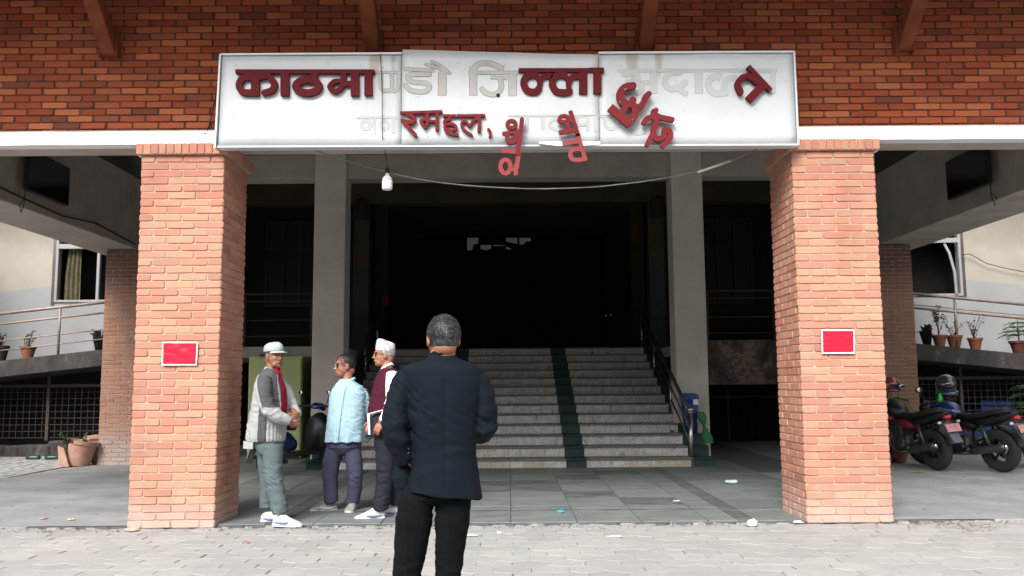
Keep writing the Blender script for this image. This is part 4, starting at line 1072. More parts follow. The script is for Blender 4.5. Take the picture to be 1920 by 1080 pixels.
def shoe(parent, o, phi, L=.28, W=.10, mats=None, name='shoe', toe_up=.0, h=.075):
    """o: heel centre on the floor"""
    fw = Vector((math.cos(phi), math.sin(phi), 0)); lt = Vector((-fw.y, fw.x, 0)); o = Vector(o)
    def cs(s_, wid, z0, z1, flat=.7, n=14):
        r_ = []
        for k in range(n):
            a = 2*PI*k/n; x = math.cos(a); z = math.sin(a)
            hz = (z1-z0)/2; zz = z0+hz+hz*math.copysign(abs(z)**flat, z); r_.append(o+fw*s_*L+lt*x*wid/2+Vector((0,0,zz)))
        return r_
    up = [(0,.045,.03,.07),(.04,.065,.022,.085),(.16,.078,.022,.105),(.30,.082,.02,.115),(.42,.085,.02,.108),(.56,.092,.02,.085),(.72,W,.018,.066),(.86,W*.93,.018,.055),(.95,W*.72,.018,.046),(1.0,W*.35,.02,.036)]
    m = MB(); V = []
    for s_, w_, a, b in up: V += cs(s_, w_, a, b*h/.075 if b > .06 else b)
    n = 14; m.add(V, [(i*n+k,i*n+(k+1)%n,(i+1)*n+(k+1)%n,(i+1)*n+k) for i in range(len(up)-1) for k in range(n)]+[tuple(range(n-1,-1,-1)), tuple(range((len(up)-1)*n,len(up)*n))])
    sh = m.build(name, mats[0], parent, True)
    m = MB(); V = []
    so = [(-.02,.05),(.03,.078),(.2,.088),(.42,.088),(.6,W*1.0),(.74,W*1.10),(.88,W*1.0),(.97,W*.74),(1.02,W*.36)]
    for s_, w_ in so: V += cs(s_, w_, 0.002, .030+.012*(abs(s_-.4)**1.5), .35)
    m.add(V, [(i*n+k,i*n+(k+1)%n,(i+1)*n+(k+1)%n,(i+1)*n+k) for i in range(len(so)-1) for k in range(n)]+[tuple(range(n-1,-1,-1)), tuple(range((len(so)-1)*n,len(so)*n))])
    m.build('sole', mats[1], sh, True)
    if len(mats) > 2:                                 # swoosh of a second colour along the side, and laces
        for sd_ in (-1, 1):
            m = MB(); m.tube([o+fw*L*a+lt*sd_*wd+Vector((0,0,z)) for a, wd, z in ((.10,.036,.05),(.30,.043,.040),(.48,.046,.043),(.62,.047,.052))], [.004,.009,.009,.003], 6); m.build('stripe', mats[2], sh, True)
    m = MB()
    for a, z in ((.34,.113),(.42,.106),(.50,.095)): m.tube([o+fw*L*a+lt*-.022+Vector((0,0,z-.006)), o+fw*L*a+Vector((0,0,z+.001)), o+fw*L*a+lt*.022+Vector((0,0,z-.006))], .0035, 5)
    m.build('laces', mats[0], sh, True)
    return sh
class Fg:
    def __init__(s, name, label, Y, cx, cloth_label=None):
        c = at(cx, 900, Y); s.O = Vector((c.x, Y, 0)); s.Y = Y; s.t = thing(name, label, 'person', s.O)
    def p(s, px, py, dy=0): return at(px, py, s.Y+dy) - s.O
    def rings(s, rows, yaw=0, ex=2.4):
        out = []
        for r_ in rows:
            a, b, y, d = r_[:4]; dy = r_[4] if len(r_) > 4 else 0
            pa, pb = s.p(a, y, dy), s.p(b, y, dy); out.append(((pa+pb)/2, (pb-pa).length/2, d, yaw, ex))
        return out

# ================= man in the dark suit, back to the viewer
F = Fg('person', 'man in dark suit seen from behind with one hand in his pocket', 4.1, 826)
P_ = F.p
M['suit'] = cloth('suit', (.0045,.0075,.0120), .80, 380, .2, .12); M['suit_trousers'] = cloth('suit_trousers', (.0038,.0043,.0052), .95, 380, .12, .15)
M['shoe_black'] = simple('shoe_black', (.01,.01,.01), .3)
b = MB()
hc = P_(831,638,.0); Rm = head_prims(b, hc, R(108), .92, 0, P_(829,678,.0), .056); nape(b, hc, Rm, .92)
# torso, legs and arms under the clothes
b.loft([(P_(829,672), .07, .06, 0), (P_(830,700), .16, .075, 0), (P_(832,760), .12, .08, 0), (P_(832,840), .11, .07, 0), (P_(822,915), .10, .06, 0)], 20)
for kx in ((782,930),(768,1080),(757,1240)), ((848,930),(842,1080),(838,1240)):
    b.tube([P_(kx[0][0],kx[0][1]), P_(*kx[1]), P_(*kx[2])], [.055,.045,.035], 12)
b.tube([P_(768,705), P_(742,790,-.06), P_(761,862,-.02)], [.045,.038,.028], 12)
b.tube([P_(893,712), P_(908,795,-.02), P_(893,806,.2)], [.045,.038,.028], 12)
hand_prims(b, P_(761,858,-.02), P_(777,878,.05)-P_(761,858,-.02), (.8,.6,0), .95, .35, -1)
hand_prims(b, P_(893,806,.2), (-.6,.75,.1), (-.3,-.2,-1), 1.0, .5, 1)
me = remesh(b, .0055, 2, 'body'); me.materials.append(M['skin']); link('body', me, F.t)
def hair_suit():
    m = MB()
    return hair_cap(hc, Rm, .92, M['hair_grey'], F.t, front=.42, low=-.040, thick=.006, noise_a=.007, side_low=-.002)
h = hair_suit()
def strands(hc, Rm, k, parent, mat_, n=5200, low=-.055, L0=.020, front=.05):
    m = MB(); rg = random.Random(5)
    for i in range(n):
        u = Vector((rg.gauss(0,1), rg.gauss(0,1), rg.gauss(0,1))).normalized()
        p = Vector((-.012,0,.035))+Vector((u.x*.104, u.y*.083, u.z*.094))
        if p.z < low or (p.x > front and p.z < .07) or (abs(p.y) > .055 and p.x > -.02 and p.z < .03): continue
        n_ = Vector((u.x/.098,u.y/.077,u.z/.088)).normalized()
        whorl = Vector((-.05,.01,.11)); d = (p-whorl); d = (d-n_*d.dot(n_)).normalized(); sw = n_.cross(d)
        d = (d+sw*(.5+.6*noise.noise(p*30))+n_*rg.uniform(.05,.35)).normalized(); L_ = L0*rg.uniform(.6,1.3)*(.45 if p.z < -.01 else 1)
        s_ = d.cross(n_).normalized()*.0009
        a = hc + Rm @ (p*k); b_ = hc + Rm @ ((p+d*L_*.5+n_*.002)*k); c_ = hc + Rm @ ((p+d*L_-n_*.001)*k); s2 = Rm @ s_
        m.add([a-s2, a+s2, b_+s2*.8, b_-s2*.8, c_], [(0,1,2,3),(3,2,4)])
    return m.build('hair_strands', mat_, parent)
def strand_mat(name, stops):
    t = NT(name); t.color(t.ramp(t.rnd(), stops)); t.rough(.4); return t.mat
strands(hc, Rm, .92, h, strand_mat('strands_grey', [(0,(.005,.005,.006)),(.6,(.009,.009,.010)),(.82,(.035,.037,.04)),(1,(.16,.16,.17))]))
m = MB(); m.ell(hc + Rm @ Vector((-.040,0,-.006)), (.061,.064,.046), Rm, 24, 16); m.v = [tuple(Vector(v)+Vector((noise.noise(Vector(v)*60),noise.noise(Vector(v)*55),0))*.003) for v in m.v]; m.build('nape_hair', M['hair_grey'], F.t, True)
# white collar sliver, jacket, trousers
m = MB(); m.loft([(P_(829,673), .058, .060, 0), (P_(829,663), .055, .060, 0), (P_(829,659), .052, .057, 0)], 24); garment('shirt_collar', m, .006, cloth('white_shirt', (.75,.75,.76), .7), F.t, smooth=1)
j = MB()
j.loft(list(reversed(F.rings([(806,852,663,.062,.0),(802,856,670,.068),(790,868,676,.082),(768,890,683,.098),(754,900,690,.108),(753,905,699,.115),(758,906,718,.122),(763,905,745,.128),(767,901,785,.128),(772,895,822,.124),(774,893,850,.124),(771,897,885,.130),(767,903,925,.136)]))), 32)
j.tube([P_(778,704), P_(764,712,-.005), P_(756,732,-.01), P_(747,758,-.03), P_(740,797,-.06), P_(746,826,-.055), P_(757,852,-.03), P_(761,866,-.02)], [.050,.064,.066,.060,.060,.058,.050,.044], 18)
j.tube([P_(878,702), P_(893,716), P_(902,738), P_(908,762,-.005), P_(908,800,-.01), P_(901,810,.07), P_(890,806,.19)], [.045,.060,.062,.058,.062,.058,.046], 18)
j.loft([(P_(755,919,.02), .035, .045, R(35)), (P_(754,895,.02), .044, .050, R(35)), (P_(757,868,.03), .040, .055, R(30)), (P_(764,838,.04), .032, .07, 0)], 18)
jo = [(P_(742,790,-.06), .22, .013), (P_(765,722), .12, .008), (P_(905,790), .18, .011), (P_(900,722), .10, .005), (P_(765,850), .10, .004)]
cxs = P_(836,800).x
def jd(p, n):
    d = folds(p, jo, .0014, 3)
    s_ = abs(p.x-cxs-.004)                            # back seam
    if n.y < -.2 and p.z < 1.35: d -= .0035*math.exp(-(s_/.008)**2)
    # drape: shallow vertical waves towards the hem
    w_ = max(0, min(1, (1.02-p.z)/.25)); d += w_*.007*math.sin(p.x*34+1.2)*(n.y < 0)
    # horizontal pull lines at the waist
    d += .0025*math.sin(p.z*95+6*noise.noise(p*4))*max(0,1-abs(p.z-1.03)/.14)*max(0,1-abs(p.x-cxs-.03)/.14)
    return d
me = remesh(j, .0052, 3, 'jacket'); displace(me, jd)
hz = P_(780,914).z
# hem: lower at the right; open at the bottom
displace(me, lambda p, n: Vector((p.x, p.y, p.z + (.018*max(-1,min(1,(P_(836,900).x-p.x)/.16)) - .006)*max(0,min(1,(.93-p.z)/.08)))) )
zc = P_(830,922).z
cut(me, lambda c: not (c.z < zc+.03 and c.z < P_(830,921).z + .016*max(-1,min(1,(P_(836,900).x-c.x)/.16)) and False))
me.materials.append(M['suit']); link('jacket', me, F.t)
for a, b_ in (((806,667),(800,680)),):
    pass
m = MB(); m.tube([P_(805,676,.03), P_(806,668,-.005), P_(815,663,-.045), P_(829,661,-.062), P_(843,663,-.045), P_(851,668,-.005), P_(854,676,.03)], [.012,.014,.015,.015,.015,.014,.012], 10)
garment('collar', m, .006, M['suit'], F.t, smooth=2)
for y in (842, 850):
    p = P_(764,y,-.10)
    m = MB(); m.ell(P_(766,y,-.072), (.006,.004,.006)); m.build('cuff_button', M['shoe_black'], F.t, True)
tr = MB()
tr.loft([(P_(815,946), .09, .06, 0), (P_(814,932), .150, .095, 0), (P_(822,912), .138, .088, 0), (P_(826,890), .13, .10, 0)], 26)
tr.tube([P_(786,912), P_(781,935), P_(776,975), P_(770,1025), P_(762,1080), P_(757,1150), P_(754,1225)], [.062,.082,.084,.076,.064,.060,.056], 20)
tr.tube([P_(846,912), P_(850,935), P_(848,975), P_(844,1025), P_(840,1080), P_(838,1150), P_(837,1225)], [.062,.080,.078,.068,.058,.057,.055], 20)
tj = [(P_(850,950), .14, .007), (P_(762,1085), .16, .007), (P_(840,1085), .16, .007), (P_(812,955), .10, .004), (P_(760,1210),.1,.007), (P_(838,1210),.1,.007)]
def td(p, n):
    d = folds(p, tj, .003, 9)
    if p.z < .75:
        for cx_ in (P_(766,1040).x, P_(843,1040).x): d += .004*math.exp(-((p.x-cx_)/.006)**2)*(n.y < 0)
    return d
garment('trousers', tr, .0055, M['suit_trousers'], F.t, td)
shoe(F.t, P_(757,1262)*1.0 - Vector((0,.10,P_(757,1262).z)), R(98), .29, .10, [M['shoe_black'], M['shoe_black']])
shoe(F.t, P_(838,1262) - Vector((0,.10,P_(838,1262).z)), R(84), .29, .10, [M['shoe_black'], M['shoe_black']])

# ================= elderly man in cap and grey jacket
F = Fg('person', 'elderly man in pale cap and two-tone grey jacket beside the left pillar, hands clasped', 8.60, 512); P_ = F.p
b = MB(); phi = R(-38)
hc = P_(514,668); Rm = head_prims(b, hc, phi, 1.0, .0, P_(508,702), .055); nape(b, hc, Rm, 1)
b.loft([(P_(507,700), .07, .07, R(60)), (P_(508,720), .12, .09, R(60)), (P_(507,780), .11, .10, R(60)), (P_(506,830), .12, .10, R(60))], 18)
b.tube([P_(508,835,-.06), P_(512,893,-.07), P_(522,955,-.08)], [.065,.045,.035], 12); b.tube([P_(502,835,.08), P_(502,893,.10), P_(499,950,.12)], [.065,.045,.035], 12)
w1 = P_(541,789,-.17); w2 = P_(556,778,-.02)
b.tube([P_(497,714,-.17), P_(502,765,-.24), w1], [.045,.036,.028], 12); b.tube([P_(520,716,.15), P_(543,762,.16), w2], [.045,.036,.028], 12)
hand_prims(b, w1, Vector((.45,.45,-.55)), (.3,.7,.1), .95, .75, 1); hand_prims(b, w2, Vector((-.45,-.65,-.75)), (-.6,.3,-.1), .95, .75, -1)
me = remesh(b, .0055, 2, 'body'); me.materials.append(M['skin_dark']); me.materials.append(M['lips'])
assign(me, lambda c, n: 1 if (Rm.transposed() @ (c-hc)).x > .086 and -.071 < (Rm.transposed() @ (c-hc)).z < -.049 and abs((Rm.transposed() @ (c-hc)).y) < .022 else 0); link('body', me, F.t)
for s_ in (-1, 1):
    m = MB(); m.ell(hc+Rm @ Vector((.083,s_*.031,.006)), (.007,.014,.0055), Rm); m.build('eye', M['eye'], F.t, True)
    m = MB(); m.tube([hc+Rm @ Vector((.092,s_*.014,.028)), hc+Rm @ Vector((.090,s_*.032,.033)), hc+Rm @ Vector((.076,s_*.050,.026))], .0045, 6); m.build('eyebrow', M['hair_grey'], F.t, True)
hair_cap(hc, Rm, 1.0, M['hair_grey'], F.t, front=.5, low=-.035, thick=.006, side_low=.0)
M['cap'] = cloth('cap_cloth', (.36,.40,.405), .85, 200, .2, .12)
m = MB(); cr = []
for f, l, z in ((.106,.086,.046),(.110,.089,.062),(.108,.087,.085),(.098,.080,.108),(.076,.062,.125),(.04,.034,.133)):
    cr.append((f, l, z))
V = []
for f, l, z in cr:
    for k in range(28):
        a = 2*PI*k/28; V.append(hc + Rm @ Vector((-.010+f*math.cos(a)*(1 if z < .1 else .97), l*math.sin(a), z + .012*(math.cos(a)*.5) + .003*math.sin(a*7)*(z>.06))))
m.add(V, [(i*28+k,i*28+(k+1)%28,(i+1)*28+(k+1)%28,(i+1)*28+k) for i in range(5) for k in range(28)]+[tuple(range(5*28,6*28))])
cap = m.build('cap', M['cap'], F.t, True)
m = MB(); V = []
for i in range(13):
    a = -R(62)+R(124)*i/12
    for r_, z in ((0,0),(1,-.016),(1.0,-.021),(0,-.006)):
        rr_ = .100+ r_*.072*math.cos(a*1.25); V.append(hc + Rm @ Vector((-.010+rr_*math.cos(a)*1.05, .088*math.sin(a)*(1+.12*r_), .052+z-.008*math.sin(a)**2)))
m.add(V, [(i*4+k,(i+1)*4+k,(i+1)*4+(k+1)%4,i*4+(k+1)%4) for i in range(12) for k in range(4)]); m.build('peak', M['cap'], cap, True)
M['jk_light'] = cloth('jacket_light', (.32,.33,.325), .75, 180, .12); M['jk_dark'] = cloth('jacket_dark', (.075,.075,.08), .8, 180, .12); M['red_shirt'] = cloth('red_shirt', (.20,.008,.028), .8)
m = MB(); m.loft(list(reversed([(P_(512,692,-.0), .060, .055, R(-38)), (P_(513,702,-.02), .075, .07, R(-38)), (P_(515,730,-.02), .11, .11, R(-30)), (P_(516,768,-.02), .115, .12, R(-30)), (P_(514,800,-.02), .10, .11, R(-30))])), 24)
for q_ in ((P_(517,690,-.065), P_(521,698,-.085)), (P_(523,690,.0), P_(527,698,-.02))):
    m.tube([q_[0], q_[1], q_[1]+Vector((.01,-.01,-.03))], [.008,.009,.005], 8)
garment('shirt', m, .007, M['red_shirt'], F.t, lambda p, n: .003*ridge(p, 14, (1,1,1), 2))
j = MB()
j.loft(list(reversed(F.rings([(497,518,692,.085,.02),(490,524,697,.12),(484,529,706,.165),(479,533,722,.19),(475,537,748,.195),(470,539,775,.19),(465,536,800,.185),(463,534,820,.18),(464,532,827,.17)], 0, 2.2))), 30)
j.tube([P_(497,708,-.16), P_(494,728,-.21), P_(497,752,-.235), P_(505,770,-.25), P_(522,781,-.23), P_(543,789,-.175)], [.066,.078,.070,.068,.060,.044], 18)
j.tube([P_(518,710,.14), P_(538,735,.16), P_(549,762,.14), P_(558,778,.05)], [.062,.062,.054,.042], 18)
j.tube([P_(506,688,.05), P_(499,691,.0), P_(503,694,-.07), P_(512,699,-.11)], [.016,.02,.02,.014], 8)
jo = [(P_(503,768,-.24), .2, .010), (P_(535,785,-.18), .14, .006), (P_(548,765,.1), .15,.006), (P_(475,790), .2, .005)]
fwd = Vector((math.cos(R(-38)), math.sin(R(-38)), 0))
def jd(p, n):
    d = folds(p, jo, .004, 12)
    z0 = P_(500,800).z
    if p.z < z0+.03 and p.z > P_(500,825).z: d += .004*math.sin(math.atan2(p.y,p.x)*30)
    return d
oc = P_(527,735,-.22)
def pick(c, n):
    px = 960; q = c+F.O
    # opening showing the red shirt is cut later; colour panels
    u = c.x; zz = c.z
    arm = c.y < -.155 and zz > P_(500,778).z-.04
    zt_ = P_(500,712).z
    sh_z = P_(505,690).z
    if c.y < -.05 and P_(505,764,-.2).z < zz < sh_z:
        # upper sleeve / shoulder patch
        xl = P_(482,710,-.2).x + (P_(482,710,-.2).z-zz)*.30; xr = P_(514,700,-.2).x + (P_(514,700,-.2).z-zz)*.14
        if xl < u < xr: return 1
    if c.y < 0 and zz <= P_(500,762,-.2).z:
        xa = P_(491,800,-.19).x - (P_(491,800,-.19).z-zz)*.05; wdt = .042
        if xa-wdt < u < xa+wdt and not (c.y < -.225): return 1
    return 0
me = remesh(j, .0065, 3, 'jacket'); displace(me, jd)
def keep(c):                                         # the open front
    d = Vector((c.x,c.y,0)) - Vector((P_(508,750).x,0,0)); a = math.degrees(math.atan2(d.y, d.x))
    zt_ = c.z; top = P_(515,690).z; bot = P_(540,775).z
    if not (bot < zt_ < top+.06): return True
    wdt = 10+12*(top-zt_)/(top-bot); ctr = -34 + 16*(top-zt_)/(top-bot)
    if c.y < -.205: return True
    return not (ctr-wdt < a < ctr+wdt)
cut(me, keep)
me.materials.append(M['jk_light']); me.materials.append(M['jk_dark']); assign(me, pick)
jk = link('jacket', me, F.t); sm_ = jk.modifiers.new('thickness', 'SOLIDIFY'); sm_.thickness = .006
m = MB(); m.tube([P_(521,706,-.23), P_(527,735,-.26), P_(529,752,-.26)], .004, 5); m.build('zip', M['black'], jk, True)
M['tr_grey'] = cloth('trousers_grey', (.095,.125,.13), .85, 220, .2, .14)
tr = MB()
tr.loft([(P_(506,862), .06, .06, 0), (P_(506,850), .11, .13, 0), (P_(505,836), .135, .155, 0), (P_(505,812), .13, .15, 0)], 24)
tr.tube([P_(511,835,-.07), P_(512,865,-.075), P_(513,893,-.08), P_(518,925,-.085), P_(524,951,-.09), P_(526,962,-.09)], [.098,.092,.084,.080,.080,.074], 18)
tr.tube([P_(500,835,.08), P_(500,865,.09), P_(502,893,.10), P_(501,925,.11), P_(501,952,.12)], [.098,.09,.08,.074,.07], 18)
garment('trousers', tr, .0065, M['tr_grey'], F.t, lambda p, n: folds(p, [(P_(512,893,-.1), .17, .013), (P_(524,950,-.1), .12, .014), (P_(505,840), .15, .006), (P_(501,950,.1), .1, .012)], .004, 21))
M['sn_white'] = simple('sneaker_white', (.56,.56,.58), .6, var=.08, scale=20); M['sn_sole'] = simple('sneaker_sole', (.66,.66,.66), .6); M['sn_blue'] = simple('sneaker_blue', (.12,.14,.32), .6)
hz = P_(510,985,-.10); shoe(F.t, Vector((P_(513,980,-.1).x,-.10,0)), R(-12), .285, .105, [M['sn_white'],M['sn_sole'],M['sn_blue']], h=.08)
shoe(F.t, Vector((P_(489,970,.1).x,.11,0)), R(6), .285, .105, [M['sn_white'],M['sn_sole'],M['sn_blue']], h=.08)

# ================= man in striped blue shirt
F = Fg('person', 'bearded man with glasses in pale blue striped short-sleeved shirt, hands behind his back', 9.44, 645); P_ = F.p
b = MB(); phi = R(203)
hc = P_(647,687); Rm = head_prims(b, hc, phi, 1.05, .03, P_(651,718), .058); nape(b, hc, Rm, 1.1)
b.loft([(P_(650,716), .07, .07, R(-35)), (P_(652,735), .14, .09, R(-35)), (P_(650,790), .14, .12, R(-35)), (P_(647,835), .13, .11, R(-35))], 18)
b.tube([P_(625,838), P_(619,890), P_(620,938)], [.07,.05,.035], 12); b.tube([P_(663,838), P_(666,890), P_(662,940)], [.07,.05,.035], 12)
wa, wb = P_(676,806,.26), P_(668,806,.26)
b.tube([P_(680,730,.03), P_(687,782,.08), wa], [.045,.036,.028], 12); b.tube([P_(628,732,.12), P_(628,785,.22), wb+Vector((-.05,.03,0))], [.045,.036,.028], 12)
hand_prims(b, wa, (-.8,.1,-.4), (0,.9,.1), .95, .5, 1); hand_prims(b, wb+Vector((-.05,.03,0)), (.8,-.05,-.4), (0,.9,0), .95, .5, -1)
me = remesh(b, .0055, 2, 'body'); me.materials.append(M['skin']); me.materials.append(M['stubble'])
def pk(c, n):
    q = Rm.transposed() @ (c-hc)
    if -.14 < q.z < -.052 and q.x > .015 and not (q.x > .086 and -.071 < q.z < -.05 and abs(q.y) < .02) and q.x < .12 and (q.z < -.080 or q.x > .09 or abs(q.y) > .045) : return 1
    return 0
assign(me, pk); link('body', me, F.t)
hb = hair_cap(hc, Rm, 1.05, M['hair_black'], F.t, front=.62, low=-.045, thick=.006, side_low=.012)
strands(hc, Rm, 1.05, hb, strand_mat('strands_black', [(0,(.005,.005,.005)),(1,(.02,.018,.016))]), 2500, -.05, .022, .06)
def glasses(hc, Rm, parent, k=1.0):
    Rm = Rm*k
    m = MB()
    for s_ in (-1, 1):
        m.tube([hc+Rm @ Vector((.097-.008*abs(math.cos(a)), s_*(.032+.024*math.cos(a)), .004+.017*math.sin(a))) for a in [2*PI*k/14 for k in range(15)]], .0028, 5, False)
        m.tube([hc+Rm @ Vector((.088,s_*.057,.010)), hc+Rm @ Vector((.05,s_*.074,.010)), hc+Rm @ Vector((-.005,s_*.083,.008))], .0028, 5)
    m.tube([hc+Rm @ Vector((.097,-.009,.008)), hc+Rm @ Vector((.103,0,.011)), hc+Rm @ Vector((.097,.009,.008))], .0025, 5)
    g_ = m.build('glasses', M['black'], parent, True)
    t = NT('lens') if 'lens' not in M else None
    if t: t.color((.05,.04,.04)); t.rough(.05); t.set('Alpha', .55); M['lens'] = t.mat
    for s_ in (-1, 1):
        m = MB(); m.ell(hc+Rm @ Vector((.093, s_*.032, .004)), (.002,.023,.016), Rm); m.build('lens', M['lens'], g_, True)
    for s_ in (-1, 1):
        m = MB(); m.ell(hc+Rm @ Vector((.083,s_*.031,.004)), (.007,.013,.006), Rm); m.build('eye', M['eye'], parent, True)
        m = MB(); m.tube([hc+Rm @ Vector((.093,s_*.014,.027)), hc+Rm @ Vector((.090,s_*.032,.033)), hc+Rm @ Vector((.076,s_*.050,.026))], .0042, 6); m.build('eyebrow', M['hair_black'], parent, True)
glasses(hc, Rm, F.t, 1.05)
M['blue_shirt'] = cloth('blue_striped_shirt', (.38,.54,.61), .8, 240, .12, .05, stripes=((.26,.44,.54), 60, .03, .02))
j = MB()
j.loft(list(reversed(F.rings([(638,661,711,.07,.0),(632,669,718,.11),(625,681,727,.14),(620,686,738,.155),(617,686,762,.165),(614,684,790,.18),(611,683,812,.18),(609,683,828,.175)], 0, 2.3))), 30)
j.tube([P_(668,730,.02), P_(679,744,.03), P_(684,760,.05), P_(686,773,.07)], [.075,.075,.072,.074], 18)
j.tube([P_(636,732,.08), P_(629,745,.14), P_(629,770,.18)], [.07,.07,.07], 18)
j.tube([P_(636,714,-.05), P_(643,722,-.085), P_(652,718,-.09), P_(664,709,-.03), P_(666,710,.02)], [.012,.015,.015,.015,.014], 8)
sh_ = garment('shirt', j, .0065, M['blue_shirt'], F.t, lambda p, n: folds(p, [(P_(678,750,-.05), .17, .010), (P_(665,790,-.15), .18, .006), (P_(632,800,-.1), .15,.004)], .0035, 31) + .006*math.sin(math.atan2(p.y,p.x)*9)*max(0,min(1,(P_(640,800).z-p.z)/.15)))
m = MB(); m.tube([P_(648,714,-.165), P_(640,760,-.185), P_(636,800,-.19), P_(634,826,-.185)], .004, 5); m.build('placket', cloth('placket', (.50,.66,.74)), sh_, True)
M['tr_navy'] = cloth('trousers_navy', (.055,.058,.095), .8, 220, .2, .14)
tr = MB()
tr.loft([(P_(645,852), .10, .09, 0), (P_(645,838), .185, .145, 0), (P_(646,815), .19, .14, 0)], 24)
tr.tube([P_(630,838), P_(621,866), P_(619,895), P_(620,920), P_(621,938), P_(622,942)], [.100,.094,.080,.074,.074,.070], 18)
tr.tube([P_(658,838), P_(664,866,-.02), P_(666,892,-.03), P_(665,918,-.01), P_(661,938), P_(661,943)], [.100,.092,.080,.076,.072,.068], 18)
garment('trousers', tr, .0065, M['tr_navy'], F.t, lambda p, n: folds(p, [(P_(666,890,-.1), .15, .011), (P_(661,938), .10, .013), (P_(621,938), .10, .013), (P_(645,845), .20, .006)], .0025, 41))
M['sn_grey'] = simple('sneaker_grey', (.28,.28,.265), .75, var=.1, scale=20); M['sn_grey_sole'] = simple('sneaker_grey_sole', (.52,.52,.50), .7)
shoe(F.t, Vector((P_(631,955).x,.03,0)), R(190), .27, .105, [M['sn_grey'],M['sn_grey_sole'],M['sn_sole']])
shoe(F.t, Vector((P_(662,960).x,.06,0)), R(-93), .27, .105, [M['sn_grey'],M['sn_grey_sole']])

# ================= man in patterned cap and maroon waistcoat
F = Fg('person', 'man in patterned pink cap, maroon waistcoat and white sleeves, holding a white folder', 8.95, 722); P_ = F.p
b = MB(); phi = R(192)
hc = P_(720,666); Rm = head_prims(b, hc, phi, 1.0, .02, P_(726,694), .055); nape(b, hc, Rm, 1)
b.loft([(P_(727,694), .07, .07, 0), (P_(728,715), .10, .13, 0), (P_(726,780), .11, .12, 0), (P_(722,830), .11, .13, 0)], 18)
b.tube([P_(718,830,-.07), P_(722,893,-.07), P_(716,950,-.07)], [.065,.045,.035], 12); b.tube([P_(730,830,.08), P_(738,893,.09), P_(742,945,.10)], [.065,.045,.035], 12)
wr = P_(713,793,-.24); b.tube([P_(736,706,-.17), P_(735,755,-.24), wr], [.045,.036,.028], 12)
hand_prims(b, wr, P_(706,808,-.24)-wr, (.25,.9,0), .95, .75, 1)
w2 = P_(700,790,.0); b.tube([P_(730,706,.17), P_(730,760,.2), w2], [.045,.036,.028], 12); hand_prims(b, w2, (-.3,-.6,-.5), (-.2,.2,-.9), .95, .6, -1)
me = remesh(b, .0055, 2, 'body'); me.materials.append(M['skin']); link('body', me, F.t)
hair_cap(hc, Rm, 1.0, M['hair_silver'], F.t, front=.45, low=-.05, thick=.007, side_low=-.002)
glasses(hc, Rm, F.t)
def topi_mat():
    t = NT('topi'); vo = t.new('ShaderNodeTexVoronoi'); vo.inputs['Scale'].default_value = 34; t.l.new(t.coord(), vo.inputs['Vector'])
    base = t.ramp(vo.outputs['Distance'], [(.25,(.50,.16,.20)),(.40,(.62,.50,.50)),(.7,(.58,.54,.54))]); t.color(base); t.rough(.9); t.bump(vo.outputs['Distance'], .3, .003); return t.mat
m = MB(); V = []
for f, l, z, sl in ((.098,.082,.048,0),(.100,.083,.065,0),(.098,.080,.10,.004),(.090,.072,.135,.012),(.080,.060,.146,.016),(.05,.03,.150,.016)):
    for k in range(28):
        a = 2*PI*k/28; V.append(hc + Rm @ Vector((-.012+f*math.cos(a), l*math.sin(a), z - sl*1.2*(-math.cos(a)) + .003*noise.noise(Vector((a*2,z*20,0))))))
m.add(V, [(i*28+k,i*28+(k+1)%28,(i+1)*28+(k+1)%28,(i+1)*28+k) for i in range(5) for k in range(28)]+[tuple(range(5*28,6*28))]); m.build('cap', topi_mat(), F.t, True)
M['white_shirt2'] = cloth('white_sleeve', (.66,.66,.67), .8, 200, .15); M['maroon_vest'] = cloth('maroon_waistcoat', (.060,.010,.022), .85, 240, .2)
j = MB()
j.tube([P_(735,700,-.13), P_(735,722,-.19), P_(734,750,-.225), P_(727,773,-.235), P_(717,790,-.24)], [.060,.066,.058,.052,.044], 18)
j.tube([P_(728,704,.13), P_(727,740,.18), P_(720,775,.15), P_(703,789,.02)], [.060,.062,.052,.042], 18)
j.tube([P_(716,692,-.05), P_(724,686,-.065), P_(734,682,-.03), P_(737,684,.03)], [.014,.017,.016,.012], 8); j.tube([P_(716,692,-.05), P_(712,698,-.02), P_(714,694,.03)], [.012,.014,.012], 8)
garment('shirt', j, .0065, M['white_shirt2'], F.t, lambda p, n: folds(p, [(P_(733,755,-.22), .17, .010)], .003, 51))
j = MB()
j.loft(list(reversed(F.rings([(716,740,690,.08,.0),(709,747,698,.125),(704,752,708,.15),(699,756,728,.165),(694,757,748,.17),(690,757,768,.17),(691,757,786,.165),(694,756,798,.16)], 0, 2.3))), 30)
garment('waistcoat', j, .0065, M['maroon_vest'], F.t, lambda p, n: folds(p, [(P_(700,760,-.1), .2, .005)], .003, 61))
tr = MB()
tr.loft([(P_(724,840), .115, .15, 0), (P_(724,815), .125, .155, 0), (P_(724,792), .12, .15, 0)], 24)
tr.tube([P_(720,825,-.07), P_(722,860,-.07), P_(722,895,-.07), P_(718,925,-.07), P_(714,950,-.07), P_(714,956,-.07)], [.100,.094,.084,.080,.080,.076], 18)
tr.tube([P_(730,825,.08), P_(736,870,.09), P_(740,915,.1), P_(744,945,.1)], [.096,.086,.074,.07], 18)
M['tr_black'] = cloth('trousers_charcoal', (.018,.019,.028), .75, 220, .15)
garment('trousers', tr, .0065, M['tr_black'], F.t, lambda p, n: folds(p, [(P_(722,893,-.1), .17, .010), (P_(714,945,-.1), .13, .014)], .004, 71))
shoe(F.t, Vector((P_(721,968,-.08).x,-.07,0)), R(186), .29, .11, [M['sn_white'],M['sn_sole'],M['sn_blue']], h=.08)
